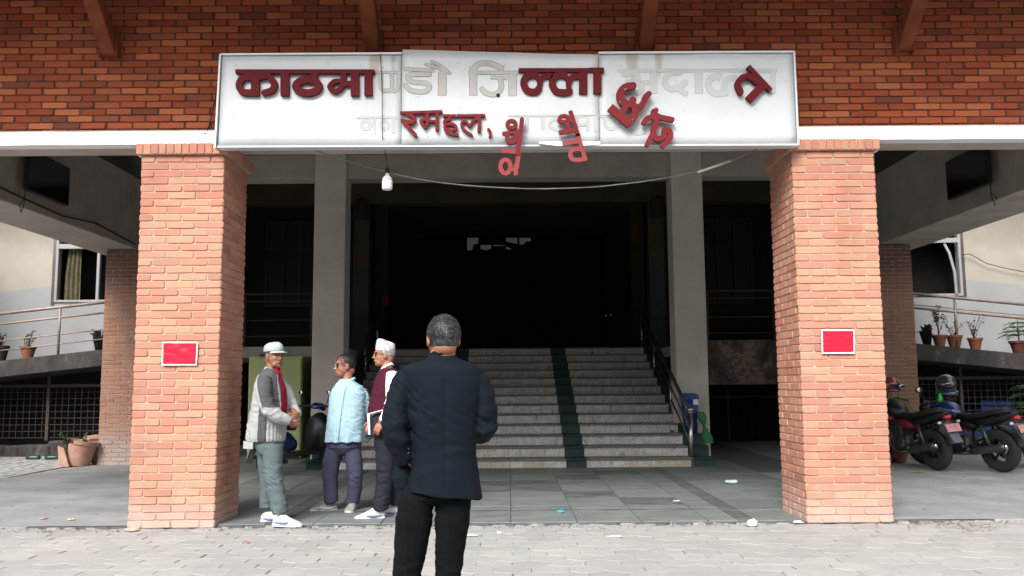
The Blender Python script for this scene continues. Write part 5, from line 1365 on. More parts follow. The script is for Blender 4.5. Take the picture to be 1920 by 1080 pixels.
shoe(F.t, Vector((P_(755,960,.1).x,.12,0)), R(184), .28, .105, [M['sn_white'],M['sn_sole'],M['sn_blue']], h=.08)
# folder in his hand
o_ = P_(705,790,-.22)+F.O
fo = thing('folder', 'open white folder with black inside held by the man in the maroon waistcoat', 'folder', o_)
q = lambda px, py, dy=0: at(px, py, F.Y-.22+dy)-o_
m = MB()
def slab(m, a, b, c, d, th=.006):
    n_ = (b-a).cross(d-a).normalized()*th; V = [a,b,c,d,a+n_,b+n_,c+n_,d+n_]; m.add(V, [(0,1,2,3),(7,6,5,4),(0,4,5,1),(1,5,6,2),(2,6,7,3),(3,7,4,0)])
slab(m, q(688,777,-.03), q(722,768,-.03), q(722,773,.1), q(689,784,.1)); slab(m, q(688,777,-.05), q(693,776,-.05), q(694,815,-.05), q(691,815,-.05), .01)
m.build('cover', simple('folder_white', (.72,.72,.74), .5), fo)
m = MB(); slab(m, q(694,783,.02), q(716,776,.02), q(716,806,.02), q(694,813,.02), .01); m.build('black_sheet', simple('folder_black', (.02,.02,.03), .4), fo)
m = MB(); m.tube([q(683,826,.1), q(688,830,.1), q(695,822,.1), q(697,812,.08)], .005, 6); m.build('strap', M['black'], fo, True)
# ------------------------------------------------------------------ motorcycles
M['tyre'] = simple('tyre_rubber', (.018,.018,.018), .85, var=.3, scale=20); M['alloy'] = simple('alloy_dark', (.05,.05,.052), .4, metal=.5)
M['engine'] = simple('engine_metal', (.10,.10,.10), .45, metal=.7, var=.3, scale=25); M['bike_black'] = simple('bike_black', (.010,.010,.012), .4, var=.3)
M['bike_red'] = simple('bike_red', (.20,.010,.016), .45, coat=.1); M['bike_blue'] = simple('bike_blue', (.008,.03,.13), .22, coat=.7)
M['seat_black'] = simple('seat_vinyl', (.014,.013,.013), .6); M['fender_grey'] = simple('fender_grey', (.10,.11,.125), .5, var=.2)
M['chrome'] = simple('chrome', (.6,.6,.6), .15, metal=1, var=.05); M['plate_pink'] = simple('plate_pink', (.55,.20,.22), .5); M['plate_mark'] = simple('plate_mark', (.66,.62,.62), .5)
M['tail_red'] = simple('tail_red', (.45,.01,.02), .2, coat=.5); M['clear_lens'] = simple('indicator_lens', (.62,.60,.56), .15, coat=.5)
M['mirror'] = simple('mirror_glass', (.5,.52,.55), .05, metal=1)
RXm = Matrix.Rotation(PI/2,4,'X')                    # lathe axis -> along y
def wheel(parent, x, r, wd, name='wheel', spokes=5):
    z = r
    T = Matrix.Translation((x,0,z)) @ RXm
    m = MB(); m.lathe([(r-wd*1.05,-wd*.42),(r-wd*.55,-wd*.55),(r-wd*.15,-wd*.42),(r,-wd*.12),(r,wd*.12),(r-wd*.15,wd*.42),(r-wd*.55,wd*.55),(r-wd*1.05,wd*.42),(r-wd*1.05,-wd*.42)], 36, T, False, False)
    tw = m.build('tyre', M['tyre'], None, True)
    w = bpy.data.objects.new(name, None); COL.objects.link(w); w.parent = parent; tw.parent = w
    m = MB(); q = r-wd*1.0; m.lathe([(q-.022,-wd*.36),(q,-wd*.44),(q,wd*.44),(q-.022,wd*.36),(q-.022,-wd*.36)], 36, T, False, False)
    m.build('rim', M['alloy'], w, True)
    for k in range(spokes):
        a = 2*PI*k/spokes+.3; m = MB()
        m.tube([Vector((x+.03*math.cos(a),0,z+.03*math.sin(a))), Vector((x+(q-.015)*math.cos(a),0,z+(q-.015)*math.sin(a)))], [.024,.014], 6); m.build('spoke', M['alloy'], w, True)
    m = MB(); m.lathe([(.045,-.07),(.045,.07)], 14, T); m.build('hub', M['engine'], w, True)
    m = MB(); m.lathe([(.055,.075),(.12,.075),(.12,.079),(.055,.079),(.055,.075)], 24, T, False, False); m.build('brake_disc', M['chrome'], w)
    return w
def part(parent, name, mat_, fn, smooth=True):
    m = MB(); fn(m); return m.build(name, mat_, parent, smooth)
def body_loft(m, secs, n=14, ex=2.4):                 # sections along x: (x, z, half_w, half_h)
    V = []
    for x, z, w, h in secs:
        for k in range(n):
            a = 2*PI*k/n; c, s_ = math.cos(a), math.sin(a)
            V.append((x, w*math.copysign(abs(c)**(2/ex), c), z+h*math.copysign(abs(s_)**(2/ex), s_)))
    L_ = len(secs)
    m.add(V, [(i*n+k,i*n+(k+1)%n,(i+1)*n+(k+1)%n,(i+1)*n+k) for i in range(L_-1) for k in range(n)]+[tuple(range(n-1,-1,-1)), tuple(range((L_-1)*n,L_*n))])
def motorcycle(label, loc, phi, tank, accent, name='motorcycle'):
    t = thing(name, label, 'motorcycle', loc, phi, 'parked motorcycles')
    wheel(t, 0, .31, .125); wheel(t, 1.32, .31, .10)
    part(t, 'tank', tank, lambda m: body_loft(m, [(.58,.80,.05,.05),(.62,.83,.10,.09),(.72,.87,.145,.12),(.85,.89,.155,.13),(.97,.87,.13,.11),(1.04,.84,.08,.07)]))
    part(t, 'seat', M['seat_black'], lambda m: body_loft(m, [(-.22,.875,.05,.03),(-.16,.88,.10,.045),(.05,.85,.125,.05),(.20,.81,.13,.055),(.40,.78,.12,.05),(.60,.79,.09,.05)]))
    part(t, 'tail_panel', M['bike_black'], lambda m: body_loft(m, [(-.34,.86,.03,.02),(-.28,.83,.08,.05),(-.1,.78,.11,.07),(.15,.72,.12,.08),(.40,.68,.11,.08)]))
    part(t, 'side_panel', accent, lambda m: body_loft(m, [(.28,.66,.10,.03),(.38,.66,.135,.085),(.55,.68,.13,.08),(.66,.70,.09,.04)]))
    part(t, 'tank_shroud', accent, lambda m: body_loft(m, [(.78,.74,.12,.03),(.90,.74,.18,.09),(1.06,.74,.15,.06),(1.12,.76,.11,.02)]))
    part(t, 'engine', M['engine'], lambda m: (m.box(.42,.80,-.13,.13,.26,.50,.03), m.box(.60,.78,-.09,.09,.48,.72,.02)), False)
    for k in range(5): part(t, 'cooling_fin', M['engine'], lambda m, k=k: m.box(.58,.80,-.11,.11,.50+k*.04,.508+k*.04), False)
    for s_ in (-1, 1):
        part(t, 'crankcase_cover', M['alloy'], lambda m, s_=s_: m.lathe([(.11,0),(.11,.02),(.08,.035)], 18, Matrix.Translation((.58,s_*.13,.38)) @ Matrix.Rotation(-s_*PI/2,4,'X')))
        part(t, 'swingarm', M['alloy'], lambda m, s_=s_: m.tube([(0,s_*.085,.31),(.25,s_*.10,.34),(.45,s_*.09,.36)], [.022,.026,.028], 8))
        part(t, 'shock', M['engine'], lambda m, s_=s_: m.tube([(.06,s_*.12,.36),(.18,s_*.12,.68)], [.026,.03], 8))
        part(t, 'fork', M['engine'], lambda m, s_=s_: m.tube([(1.32,s_*.085,.31),(1.12,s_*.085,.86)], [.027,.024], 8))
        part(t, 'indicator', M['clear_lens'], lambda m, s_=s_: m.ell((-.34,s_*.16,.72), (.03,.028,.022)))
        part(t, 'indicator_stalk', M['bike_black'], lambda m, s_=s_: m.tube([(-.30,s_*.03,.72),(-.33,s_*.14,.72)], .010, 6))
        part(t, 'front_indicator', M['clear_lens'], lambda m, s_=s_: m.ell((1.16,s_*.20,.78), (.03,.028,.022)))
        part(t, 'footrest', M['engine'], lambda m, s_=s_: m.tube([(.42,s_*.10,.36),(.42,s_*.26,.36)], .014, 6))
        part(t, 'passenger_footrest', M['engine'], lambda m, s_=s_: m.tube([(.16,s_*.10,.46),(.14,s_*.24,.43)], .014, 6))
        mr = part(t, 'mirror', M['bike_black'], lambda m, s_=s_: (m.tube([(1.04,s_*.26,1.02),(1.02,s_*.30,1.17)], .007, 5), m.ell((1.02,s_*.33,1.20), (.02,.07,.045))))
        part(mr, 'mirror_glass', M['mirror'], lambda m, s_=s_: m.ell((.999,s_*.33,1.20), (.004,.058,.036)))
    part(t, 'frame', M['bike_black'], lambda m: (m.tube([(1.08,0,.80),(.90,0,.60),(.82,0,.30),(.45,0,.25),(.40,0,.60),(.1,.0,.74)], .024, 8), m.tube([(1.06,0,.84),(.6,0,.74),(.0,0,.78)], .026, 8)))
    part(t, 'handlebar', M['bike_black'], lambda m: m.tube([(.92,-.36,.98),(1.02,-.22,1.03),(1.07,0,.99),(1.02,.22,1.03),(.92,.36,.98)], [.017,.013,.013,.013,.017], 8))
    part(t, 'headlight', M['bike_black'], lambda m: body_loft(m, [(1.08,.90,.07,.07),(1.16,.90,.11,.10),(1.26,.88,.09,.08),(1.29,.88,.05,.05)]))
    part(t, 'exhaust', M['engine'], lambda m: (m.tube([(.80,.08,.55),(.88,.10,.35),(.70,.13,.24),(.35,.15,.26)], .022, 8), m.tube([(.38,.15,.27),(.30,.16,.29),(-.16,.17,.38),(-.22,.17,.39)], [.03,.052,.055,.04], 14)))
    part(t, 'exhaust_tip', M['chrome'], lambda m: m.tube([(-.22,.17,.39),(-.25,.17,.396)], [.040,.042], 14))
    def arc(m, cx, cz, r, a0, a1, w, n=10, th=.006):
        V = []
        for i in range(n+1):
            a = a0+(a1-a0)*i/n
            for s_, rr_ in ((-1,r),(1,r),(1,r-th),(-1,r-th)): V.append((cx+rr_*math.cos(a), s_*w*(1-.25*(i/n)**2), cz+rr_*math.sin(a)))
        m.add(V, [(i*4+k,i*4+(k+1)%4,(i+1)*4+(k+1)%4,(i+1)*4+k) for i in range(n) for k in range(4)]+[(0,1,2,3),(n*4+3,n*4+2,n*4+1,n*4)])
    part(t, 'tyre_hugger', M['bike_black'], lambda m: arc(m, 0, .31, .355, R(80), R(165), .075), False)
    part(t, 'front_fender', accent, lambda m: arc(m, 1.32, .31, .34, R(20), R(150), .06), False)
    part(t, 'rear_fender', M['fender_grey'], lambda m: (m.add([(-.28,-.085,.74),(-.28,.085,.74),(-.50,.075,.44),(-.50,-.075,.44),(-.26,-.085,.73),(-.26,.085,.73),(-.48,.075,.43),(-.48,-.075,.43)], [(0,1,2,3),(7,6,5,4),(0,4,5,1),(1,5,6,2),(2,6,7,3),(3,7,4,0)])), False)
    part(t, 'tail_light', M['tail_red'], lambda m: body_loft(m, [(-.36,.79,.03,.02),(-.34,.79,.065,.035),(-.28,.80,.07,.03)]))
    pl = part(t, 'number_plate', M['plate_pink'], lambda m: m.add([(-.40,-.12,.70),(-.40,.12,.70),(-.445,.12,.59),(-.445,-.12,.59),(-.392,-.12,.70),(-.392,.12,.70),(-.437,.12,.59),(-.437,-.12,.59)], [(0,1,2,3),(7,6,5,4),(0,4,5,1),(1,5,6,2),(2,6,7,3),(3,7,4,0)]), False)
    def marks(m):
        for r_ in range(2):
            for k in range(5):
                y = -.09+k*.045; z = .675-r_*.045; xx = -.403-(.70-z)*.41
                m.tube([(xx,y,z+.012),(xx,y+.022,z+.012)], .0028, 4); m.tube([(xx,y+.004,z+.012),(xx-.002,y+.004,z-.008),(xx-.003,y+.018,z-.012)], .0028, 4); m.tube([(xx,y+.020,z+.012),(xx-.004,y+.020,z-.014)], .0028, 4)
    part(pl, 'plate_lettering', M['plate_mark'], marks)
    part(t, 'side_stand', M['engine'], lambda m: (m.tube([(.42,-.10,.28),(.36,-.24,.015)], .012, 6), m.box(.32,.40,-.27,-.21,.002,.014)))
    part(t, 'chain_guard', M['alloy'], lambda m: m.box(.02,.42,-.125,-.112,.36,.44,.005), False)
    return t
A1 = motorcycle('black and red motorcycle parked beside the right brick pillar, pink number plate', (6.30,13.10,.018), R(104), M['bike_black'], M['bike_red'])
A2 = motorcycle('blue and black motorcycle parked outermost on the right, helmet on its handlebar', (7.08,12.78,.018), R(114), M['bike_blue'], M['bike_black'])
for a_ in (A1, A2): a_.rotation_euler.x = R(-4)
# helmets
def helmet(label, loc, rz, shell, k=1.0, tilt=0):
    t = thing('helmet', label, 'helmet', loc, rz); t.rotation_euler.y = tilt
    m = MB(); m.ell((0,0,0), (.135*k,.115*k,.125*k), None, 26, 18)
    V = []
    for v in m.v:
        x, y, z = v
        if z < -.07*k: z = -.07*k-(z+.07*k)*.15
        V.append((x,y,z))
    m.v = V; m.build('shell', shell, t, True)
    m = MB(); m.ell((.028*k,0,-.005*k), (.118*k,.106*k,.055*k), None, 24, 12); m.build('visor', M['bike_black'], t, True)
    m = MB(); m.tube([(.128*k*math.cos(a)+.014, .112*k*math.sin(a), -.082*k) for a in [R(-70)+R(140)*i/10 for i in range(11)]], .022*k, 8); m.build('chin_bar', shell, t, True)
    return t
M['helmet_silver'] = simple('helmet_silver', (.05,.055,.065), .10, coat=1); M['helmet_blue'] = simple('helmet_blue', (.01,.09,.24), .2, coat=.8)
hp = at(1774, 722, 13.75)
hm = helmet('glossy dark helmet with blue chin hanging on the blue motorcycle handlebar', hp, R(-110), M['helmet_silver'], 1.35, R(8))
m = MB(); m.tube([(.17*math.cos(a)+.014, .15*math.sin(a), -.105) for a in [R(-60)+R(150)*i/10 for i in range(11)]], .026, 8); m.build('chin_trim', M['helmet_blue'], hm, True)
helmet('small silver and red helmet hooked on the black motorcycle next to the right pillar', at(1668, 722, 14.3), R(-60), simple('helmet_red', (.22,.05,.06), .2, coat=.7), 1.1)
# green bottle behind the bikes
m = MB(); m.lathe([(.03,0),(.04,.02),(.034,.06),(.042,.09),(.036,.13),(.02,.17),(.014,.19)], 14, Matrix.Translation(at(1763,760,13.6)))
o = m.build('green_wrapper', simple('green_plastic', (.02,.42,.06), .3), None, True); tag(o, 'bright green plastic bottle tucked between the motorcycle handlebar and tank', 'bottle')

# ------------------------------------------------------------------ scooter behind the men
def scooter():
    t = thing('scooter', 'dark blue and black scooter parked behind the man in the cap', 'scooter', (-3.52,12.98,.018), R(56))
    wheel(t, 0, .23, .11); wheel(t, 1.22, .23, .10)
    part(t, 'rear_body', M['bike_blue'], lambda m: body_loft(m, [(-.30,.62,.06,.04),(-.22,.58,.14,.12),(.05,.52,.17,.15),(.30,.48,.16,.15),(.42,.44,.12,.10)]))
    part(t, 'seat', M['seat_black'], lambda m: body_loft(m, [(-.28,.72,.06,.03),(-.1,.72,.14,.05),(.25,.70,.14,.05),(.42,.68,.10,.04)]))
    part(t, 'floorboard', M['bike_black'], lambda m: m.box(.35,.88,-.17,.17,.27,.33,.02), False)
    part(t, 'leg_shield', M['bike_black'], lambda m: body_loft(m, [(.86,.55,.19,.26),(.93,.58,.22,.30),(1.00,.62,.17,.28),(1.06,.66,.10,.2)]))
    part(t, 'front_cowl', M['bike_blue'], lambda m: body_loft(m, [(.98,.72,.12,.12),(1.06,.72,.14,.14),(1.12,.68,.08,.10)]))
    part(t, 'front_fender', M['bike_black'], lambda m: body_loft(m, [(1.05,.40,.05,.03),(1.15,.46,.075,.05),(1.28,.45,.075,.05),(1.42,.36,.05,.03)]))
    part(t, 'handlebar_cover', M['bike_blue'], lambda m: body_loft(m, [(.84,.98,.06,.03),(.92,1.0,.14,.05),(1.02,.97,.10,.06),(1.06,.95,.05,.04)]))
    part(t, 'handlebar', M['bike_black'], lambda m: m.tube([(.84,-.33,.99),(.90,-.15,1.0),(.90,.15,1.0),(.84,.33,.99)], .017, 8))
    part(t, 'fork', M['engine'], lambda m: m.tube([(1.22,.07,.23),(1.02,.04,.60)], .025, 8))
    part(t, 'exhaust', M['engine'], lambda m: m.tube([(.2,-.14,.2),(-.1,-.17,.24),(-.35,-.18,.30)], [.03,.055,.045], 12))
    part(t, 'tail_light', M['tail_red'], lambda m: m.ell((-.31,0,.60), (.03,.09,.035)))
    part(t, 'number_plate', M['paper_white'], lambda m: m.box(-.40,-.39,-.10,.10,.42,.53), False)
    part(t, 'rear_fender', M['bike_black'], lambda m: m.add([(-.26,-.07,.5),(-.26,.07,.5),(-.38,.06,.22),(-.38,-.06,.22),(-.25,-.07,.5),(-.25,.07,.5),(-.37,.06,.22),(-.37,-.06,.22)], [(0,1,2,3),(7,6,5,4),(0,4,5,1),(1,5,6,2),(2,6,7,3),(3,7,4,0)]), False)
    for s_ in (-1, 1):
        mr = part(t, 'mirror', M['bike_black'], lambda m, s_=s_: (m.tube([(.90,s_*.22,1.02),(.88,s_*.30,1.16)], .008, 5), m.ell((.87,s_*.31,1.20), (.02,.055,.045))))
        part(mr, 'mirror_glass', M['mirror'], lambda m, s_=s_: m.ell((.851,s_*.31,1.20), (.004,.045,.036)))
    return t
scooter()

# ------------------------------------------------------------------ green locker, bin, bag
lk = thing('locker', 'tall pale green steel locker standing left of the grey column behind the men', 'locker', (-4.27,16.0,.018))
M['locker'] = simple('locker_green', (.47,.54,.24), .5, var=.08, scale=3)
m = MB(); m.box(-.49,.49,.02,.75,.0,1.84,.008); m.build('cabinet', M['locker'], lk)
for s_ in (-1, 1):
    m = MB(); m.box(*sorted((s_*.004,s_*.47)),-.004,.018,.08,1.80,.006); d = m.build('door', M['locker'], lk)
    m = MB(); m.box(*sorted((s_*.05,s_*.075)),-.03,-.005,.90,1.02,.004); m.build('handle', M['chrome'], d)
m = MB(); m.box(-.46,.46,.0,.018,.0,.07); m.build('plinth', M['bike_black'], lk)
m = MB(); m.ell((-.22,.3,1.86), (.16,.12,.05)); o = m.build('cloth_bundle', simple('navy_cloth', (.02,.03,.07), .9), None, True, loc=(-4.27,16.0,.018)); tag(o, 'dark blue cloth bundle lying on top of the green locker', 'bundle')
M['bin_blue'] = simple('bin_blue', (.008,.055,.22), .4, var=.2)
bn = thing('waste_bin', 'blue plastic bin with rounded lid standing on the steps beside the right column', 'bin', (3.03,14.90,.484)); bn.scale = (.88,.88,.92)
m = MB(); m.loft([((0,0,0), .105,.11,0,4),((0,0,.30),.135,.13,0,4)], 24); m.build('lower_tub', simple('bin_navy', (.008,.025,.12), .5), bn, True)
m = MB(); m.loft([((0,0,.26), .11,.11,0,4),((0,0,.33),.145,.14,0,4),((0,0,.62),.155,.15,0,4)], 24); m.build('tub', M['bin_blue'], bn, True)
m = MB(); m.loft([((0,0,.615), .172,.16,0,4),((0,0,.66),.172,.16,0,4),((0,0,.71),.15,.14,0,3.4),((0,0,.725),.10,.10,0,3)], 24); m.build('lid', M['bin_blue'], bn, R(40))
m = MB(); m.box(.04,.14,-.156,-.150,.52,.62,.004); m.build('label', M['paper_white'], bn)
m = MB(); V = []; nx, nz = 10, 24
for j in range(nz+1):
    v = j/nz; wd = .045+.03*math.sin(v*9)+.03*(1-v)
    for i in range(nx+1):
        a = 2*PI*i/nx; V.append((.12*(1-v)+.0+wd*math.cos(a)+.02*noise.noise(Vector((v*8,a,0))), .05*math.sin(a)*(1+.6*noise.noise(Vector((a*2,v*12,3)))), v*.52))
m.add(V, [(j*(nx+1)+i,j*(nx+1)+i+1,(j+1)*(nx+1)+i+1,(j+1)*(nx+1)+i) for j in range(nz) for i in range(nx)])
o = m.build('plastic_bag', simple('bag_green', (.02,.17,.06), .6, var=.3, scale=20), None, True, loc=(3.17,14.72,.325)); tag(o, 'crumpled green plastic bag hanging beside the blue bin', 'plastic bag')

# ------------------------------------------------------------------ pots and plants
def clay(name, c): return simple(name, c, .85, var=.25, scale=9, bump=.3)
M['clay'] = clay('terracotta', (.24,.085,.05)); M['clay_pale'] = clay('terracotta_pale', (.42,.24,.18)); M['soil'] = simple('soil', (.04,.03,.02), .95)
def leafm(name, c):
    t = NT(name); base = t.ramp(t.rnd(), [(0, tuple(x*.6 for x in c)),(.6, c),(1, tuple(min(1,x*1.5) for x in c))]); t.color(base); t.rough(.6); return t.mat
M['leaf'] = leafm('leaf_green', (.045,.10,.03)); M['leaf_dark'] = leafm('leaf_dark', (.020,.030,.014)); M['leaf_yellow'] = leafm('leaf_yellow', (.22,.20,.04)); M['stem'] = simple('stem', (.09,.06,.04), .9)
M['fern'] = leafm('fern_green', (.05,.115,.04))
def pot(parent, r, h, mat_=None):
    m = MB(); m.lathe([(r*.62,0),(r*.95,h*.82),(r*1.06,h*.83),(r*1.08,h),(r*.96,h),(r*.9,h*.88),(r*.1,h*.86)], 20); m.build('pot', mat_ or M['clay'], parent, R(35))
    m = MB(); m.lathe([(r*.88,h*.885),(r*.3,h*.92)], 14); m.build('soil', M['soil'], parent)
def leafquad(m, p, d, L_, w):
    d = d.normalized(); s_ = d.cross(Vector((rng.uniform(-.4,.4), rng.uniform(-.4,.4), 1))).normalized()*w; up = s_.cross(d).normalized()*L_*.10
    m.add([p, p+d*L_*.5+s_+up*0, p+d*L_-up, p+d*L_*.5-s_, p+d*L_*.5+up], [(0,1,4),(1,2,4),(2,3,4),(3,0,4)])
def potted(label, loc, r, h, H, nst, nl, leaf, ll=.05, spread=.5, mat_=None, bare=.4, group='potted plants on the ramps', lw=.4):
    t = thing('potted_plant', label, 'potted plant', loc, rng.uniform(0,6), group); pot(t, r, h, mat_)
    sm_, lf = MB(), MB()
    for k in range(nst):
        a = rng.uniform(0,2*PI); sp_ = rng.uniform(.1,1)*spread; top = Vector((math.cos(a)*sp_*H, math.sin(a)*sp_*H, h+H*rng.uniform(.6,1)))
        b0 = Vector((rng.uniform(-r,r)*.3, rng.uniform(-r,r)*.3, h*.85)); mid = b0.lerp(top,.5)+Vector((rng.uniform(-.03,.03),rng.uniform(-.03,.03),.02))
        sm_.tube([b0, mid, top], [.007,.005,.003], 5)
        for q in range(nl):
            u = rng.uniform(bare,1); p = (b0.lerp(mid,u*2) if u < .5 else mid.lerp(top,u*2-1)) + Vector([rng.uniform(-.03,.03) for _ in range(3)])
            leafquad(lf, p, Vector((rng.uniform(-1,1),rng.uniform(-1,1),rng.uniform(-.5,.7))), ll*rng.uniform(.6,1.2), ll*lw)
    sm_.build('stem', M['stem'], t, True); o = lf.build('foliage', leaf, t); return t
zr = lambda x: 2.03-.105*(abs(x)-7.7)
def onramp(px, py, Y=16.66):
    p = at(px, py, Y); return (p.x, Y, zr(p.x))
potted('small clay pot with sparse leafy plant on the left ramp', onramp(52,668), .14, .23, .36, 8, 10, M['leaf_dark'], .045, .75, bare=.2)
potted('dark pot with purple leafed plant at the left edge of the left ramp', onramp(0,672), .15, .30, .22, 8, 12, leafm('leaf_purple', (.05,.02,.06)), .06, .6, clay('pot_dark', (.03,.022,.02)), bare=.3)
potted('clay pot with tall dark leafy plant next to the right rear pillar', onramp(1762,640), .13, .22, .62, 5, 22, M['leaf_dark'], .06, .28, bare=.45)
potted('clay pot with short plant touching the railing post on the right ramp', onramp(1790,642), .14, .24, .36, 6, 9, M['leaf_dark'], .05, .55, bare=.3)
potted('red clay pot with nearly bare branched plant on the right ramp', onramp(1829,650), .13, .23, .45, 8, 7, M['leaf_dark'], .05, .45, bare=.15)
# burnt shrub by the pillar on both ramps
for px, py, lab in ((1738,628,'charred black shrub beside the rear pillar on the right ramp'),(186,650,'charred black shrub beside the rear pillar on the left ramp')):
    p = onramp(px, py); m = MB()
    for k in range(26):
        a = rng.uniform(0,2*PI); q = Vector((math.cos(a)*rng.uniform(.02,.2), math.sin(a)*.12, rng.uniform(.1,.42)))
        m.tube([Vector((math.cos(a)*.05,math.sin(a)*.05,0)), q*.6+Vector((0,0,.12)), q], [.02,.028,.008], 5)
    o = m.build('shrub', M['soot'], None, True, loc=p); tag(o, lab, 'shrub')
# norfolk pine like plants on the right
def pine(label, loc, H, tiers, reach, potr, group=None):
    t = thing('potted_conifer', label, 'potted plant', loc, .4, group); pot(t, potr, potr*1.5, clay('pot_brown', (.12,.04,.03)) if 'pot_brown' not in bpy.data.materials else bpy.data.materials['pot_brown'])
    m = MB(); m.tube([(0,0,potr*1.3),(0,0,potr*1.5+H)], [.014,.006], 6); m.build('trunk', M['stem'], t, True)
    lf = MB()
    for i in range(tiers):
        z = potr*1.5+H*(.25+.75*i/tiers); Lr = reach*(1-.55*i/tiers)
        for k in range(6):
            a = k*PI/3+i*.4; pts = [Vector((math.cos(a)*Lr*u, math.sin(a)*Lr*u, z+.10*Lr*math.sin(u*2.6)-.22*Lr*u*u)) for u in (0,.25,.5,.75,1)]
            lf.tube(pts, [.006,.005,.004,.003,.002], 4)
            for q in range(26):
                u = rng.uniform(.1,1); p = pts[0].lerp(pts[-1],u); p.z = z+.10*Lr*math.sin(u*2.6)-.22*Lr*u*u
                sd_ = rng.choice((-1,1)); d = Vector((math.cos(a)*.6-math.sin(a)*sd_, math.sin(a)*.6+math.cos(a)*sd_, rng.uniform(-.25,.1)))
                leafquad(lf, p, d, Lr*.34*(1.1-u*.5), .012)
    lf.build('foliage', M['fern'], t); return t
p = onramp(1912,658); pine('conifer like plant in a brown pot at the right end of the right ramp', p, .42, 4, .38, .17)
p = at(1925, 735, 13.4); pine('larger green conifer plant cut by the right picture edge before the grille', (p.x+.08, 13.4, .02), 1.05, 6, .50, .2)
# tall yellow grass in a pot behind the bikes
t = thing('ornamental_grass', 'yellow green ornamental grass growing in a pot behind the black motorcycle', 'potted plant', (6.35,14.5,.02)); pot(t, .17, .3)
m = MB()
for k in range(170):
    a = rng.uniform(0,2*PI); L_ = rng.uniform(.5,1.0); s_ = rng.uniform(.05,.32); b0 = Vector((rng.uniform(-.1,.1),rng.uniform(-.1,.1),.28))
    pts = [b0, b0+Vector((math.cos(a)*s_*.4, math.sin(a)*s_*.4, L_*.6)), b0+Vector((math.cos(a)*s_*1.1, math.sin(a)*s_*1.1, L_*.95))]
    m.tube(pts, [.006,.006,.002], 3)
m.build('blades', M['leaf_yellow'], t)
t = thing('dry_stalks', 'dry brown stalks standing against the right rear pillar', 'plant', (6.05,14.7,.02)); m = MB()
for k in range(26):
    a = rng.uniform(0,2*PI); L_ = rng.uniform(1.0,1.55); m.tube([Vector((rng.uniform(-.12,.12),0,0)), Vector((math.cos(a)*.15,math.sin(a)*.1,L_*.6)), Vector((math.cos(a)*.32,math.sin(a)*.2,L_))], [.010,.009,.004], 4)
m.build('stalks', M['stem'], t)
# broken pots at the left rear pillar
t = thing('broken_pot', 'large cracked clay pot leaning against the left rear pillar with a small plant', 'pot', (-7.30,15.0,.02), R(20))
m = MB(); prof = [(.17,0),(.20,.10),(.235,.34),(.265,.36),(.27,.42),(.24,.42),(.21,.36),(.15,.05)]; m.lathe(prof, 22, Matrix.Rotation(R(9),4,'Y'), False, True)
o = m.build('pot', M['clay_pale'], t, R(35)); cut(o.data, lambda c: not (c.z > .12+.9*(c.x+.30) and c.y < -.02 and c.x < -.02))
m = MB(); m.add([Vector(v) for v in ((-.27,-.16,.0),(-.10,-.24,.0),(-.20,-.20,.30),(-.30,-.12,.34),(-.25,-.13,0),(-.09,-.21,0),(-.19,-.17,.30),(-.28,-.10,.34))], [(0,1,2,3),(7,6,5,4),(0,4,5,1),(1,5,6,2),(2,6,7,3),(3,7,4,0)]); m.build('shard', M['clay_pale'], t)
lf = MB(); sm_ = MB()
for x0, H in ((-.26,.55),(-.18,.42),(.0,.40),(.12,.56)):
    b0 = Vector((x0*.5,-.02,.25)); tp = Vector((x0,-.05,H)); sm_.tube([b0,tp], .006, 5)
    for q in range(26): leafquad(lf, b0.lerp(tp, rng.uniform(.4,1.02))+Vector([rng.uniform(-.03,.03) for _ in range(3)]), Vector([rng.uniform(-1,1) for _ in range(3)]), .055, .022)
sm_.build('stem', M['stem'], t); lf.build('foliage', M['leaf'], t)
t = thing('clay_pot', 'second clay pot lying behind the cracked one against the left rear pillar', 'pot', (-7.08,15.35,.02)); m = MB()
m.lathe([(.13,0),(.2,.42),(.22,.43),(.22,.5),(.19,.5),(.1,.1)], 20, Matrix.Rotation(R(-8),4,'Y'), False, True); m.build('pot', M['clay_pale'], t, R(35))
# green bottle planters on the ground at the left
M['bottle_green'] = simple('bottle_green', (.004,.05,.028), .35)
for k, (px, py) in enumerate(((62,855),(98,851),(122,847))):
    q = at(px, py, 16.3); z = .06
    m = MB(); m.lathe([(.015,-.13),(.035,-.11),(.045,-.03),(.042,.05),(.045,.10),(.03,.12)], 14, Matrix.Rotation(PI/2,4,'Y') @ Matrix.Rotation(rng.uniform(-.3,.3),4,'X'))
    o = m.build('green_bottle', M['bottle_green'], None, True, loc=(at(px,862,16.2).x, 16.2, .06)); tag(o, 'dark green bottle lying at the stone kerb, %s from the cracked pot' % ('third','second','nearest')[k], 'bottle', 'green bottles by the kerb')
# blue crates behind the right grille
for k, (x, z) in enumerate(((9.2,.02),(9.9,.02),(9.55,.50))):
    t = thing('blue_crate', ('left lower blue crate behind the right wire grille','right lower blue crate behind the right wire grille','upper blue crate stacked behind the right wire grille')[k], 'crate', (x,17.5,z), 0, 'blue crates behind the grille')
    for j in range(4): m = MB(); m.box(-.32,.32,-.22,.22,.0+j*.115,.085+j*.115,.01); m.build('side_band', M['bin_blue'], t)
    m = MB(); m.box(-.30,.30,-.20,.20,.01,.44); m.build('inner', M['bike_black'], t)

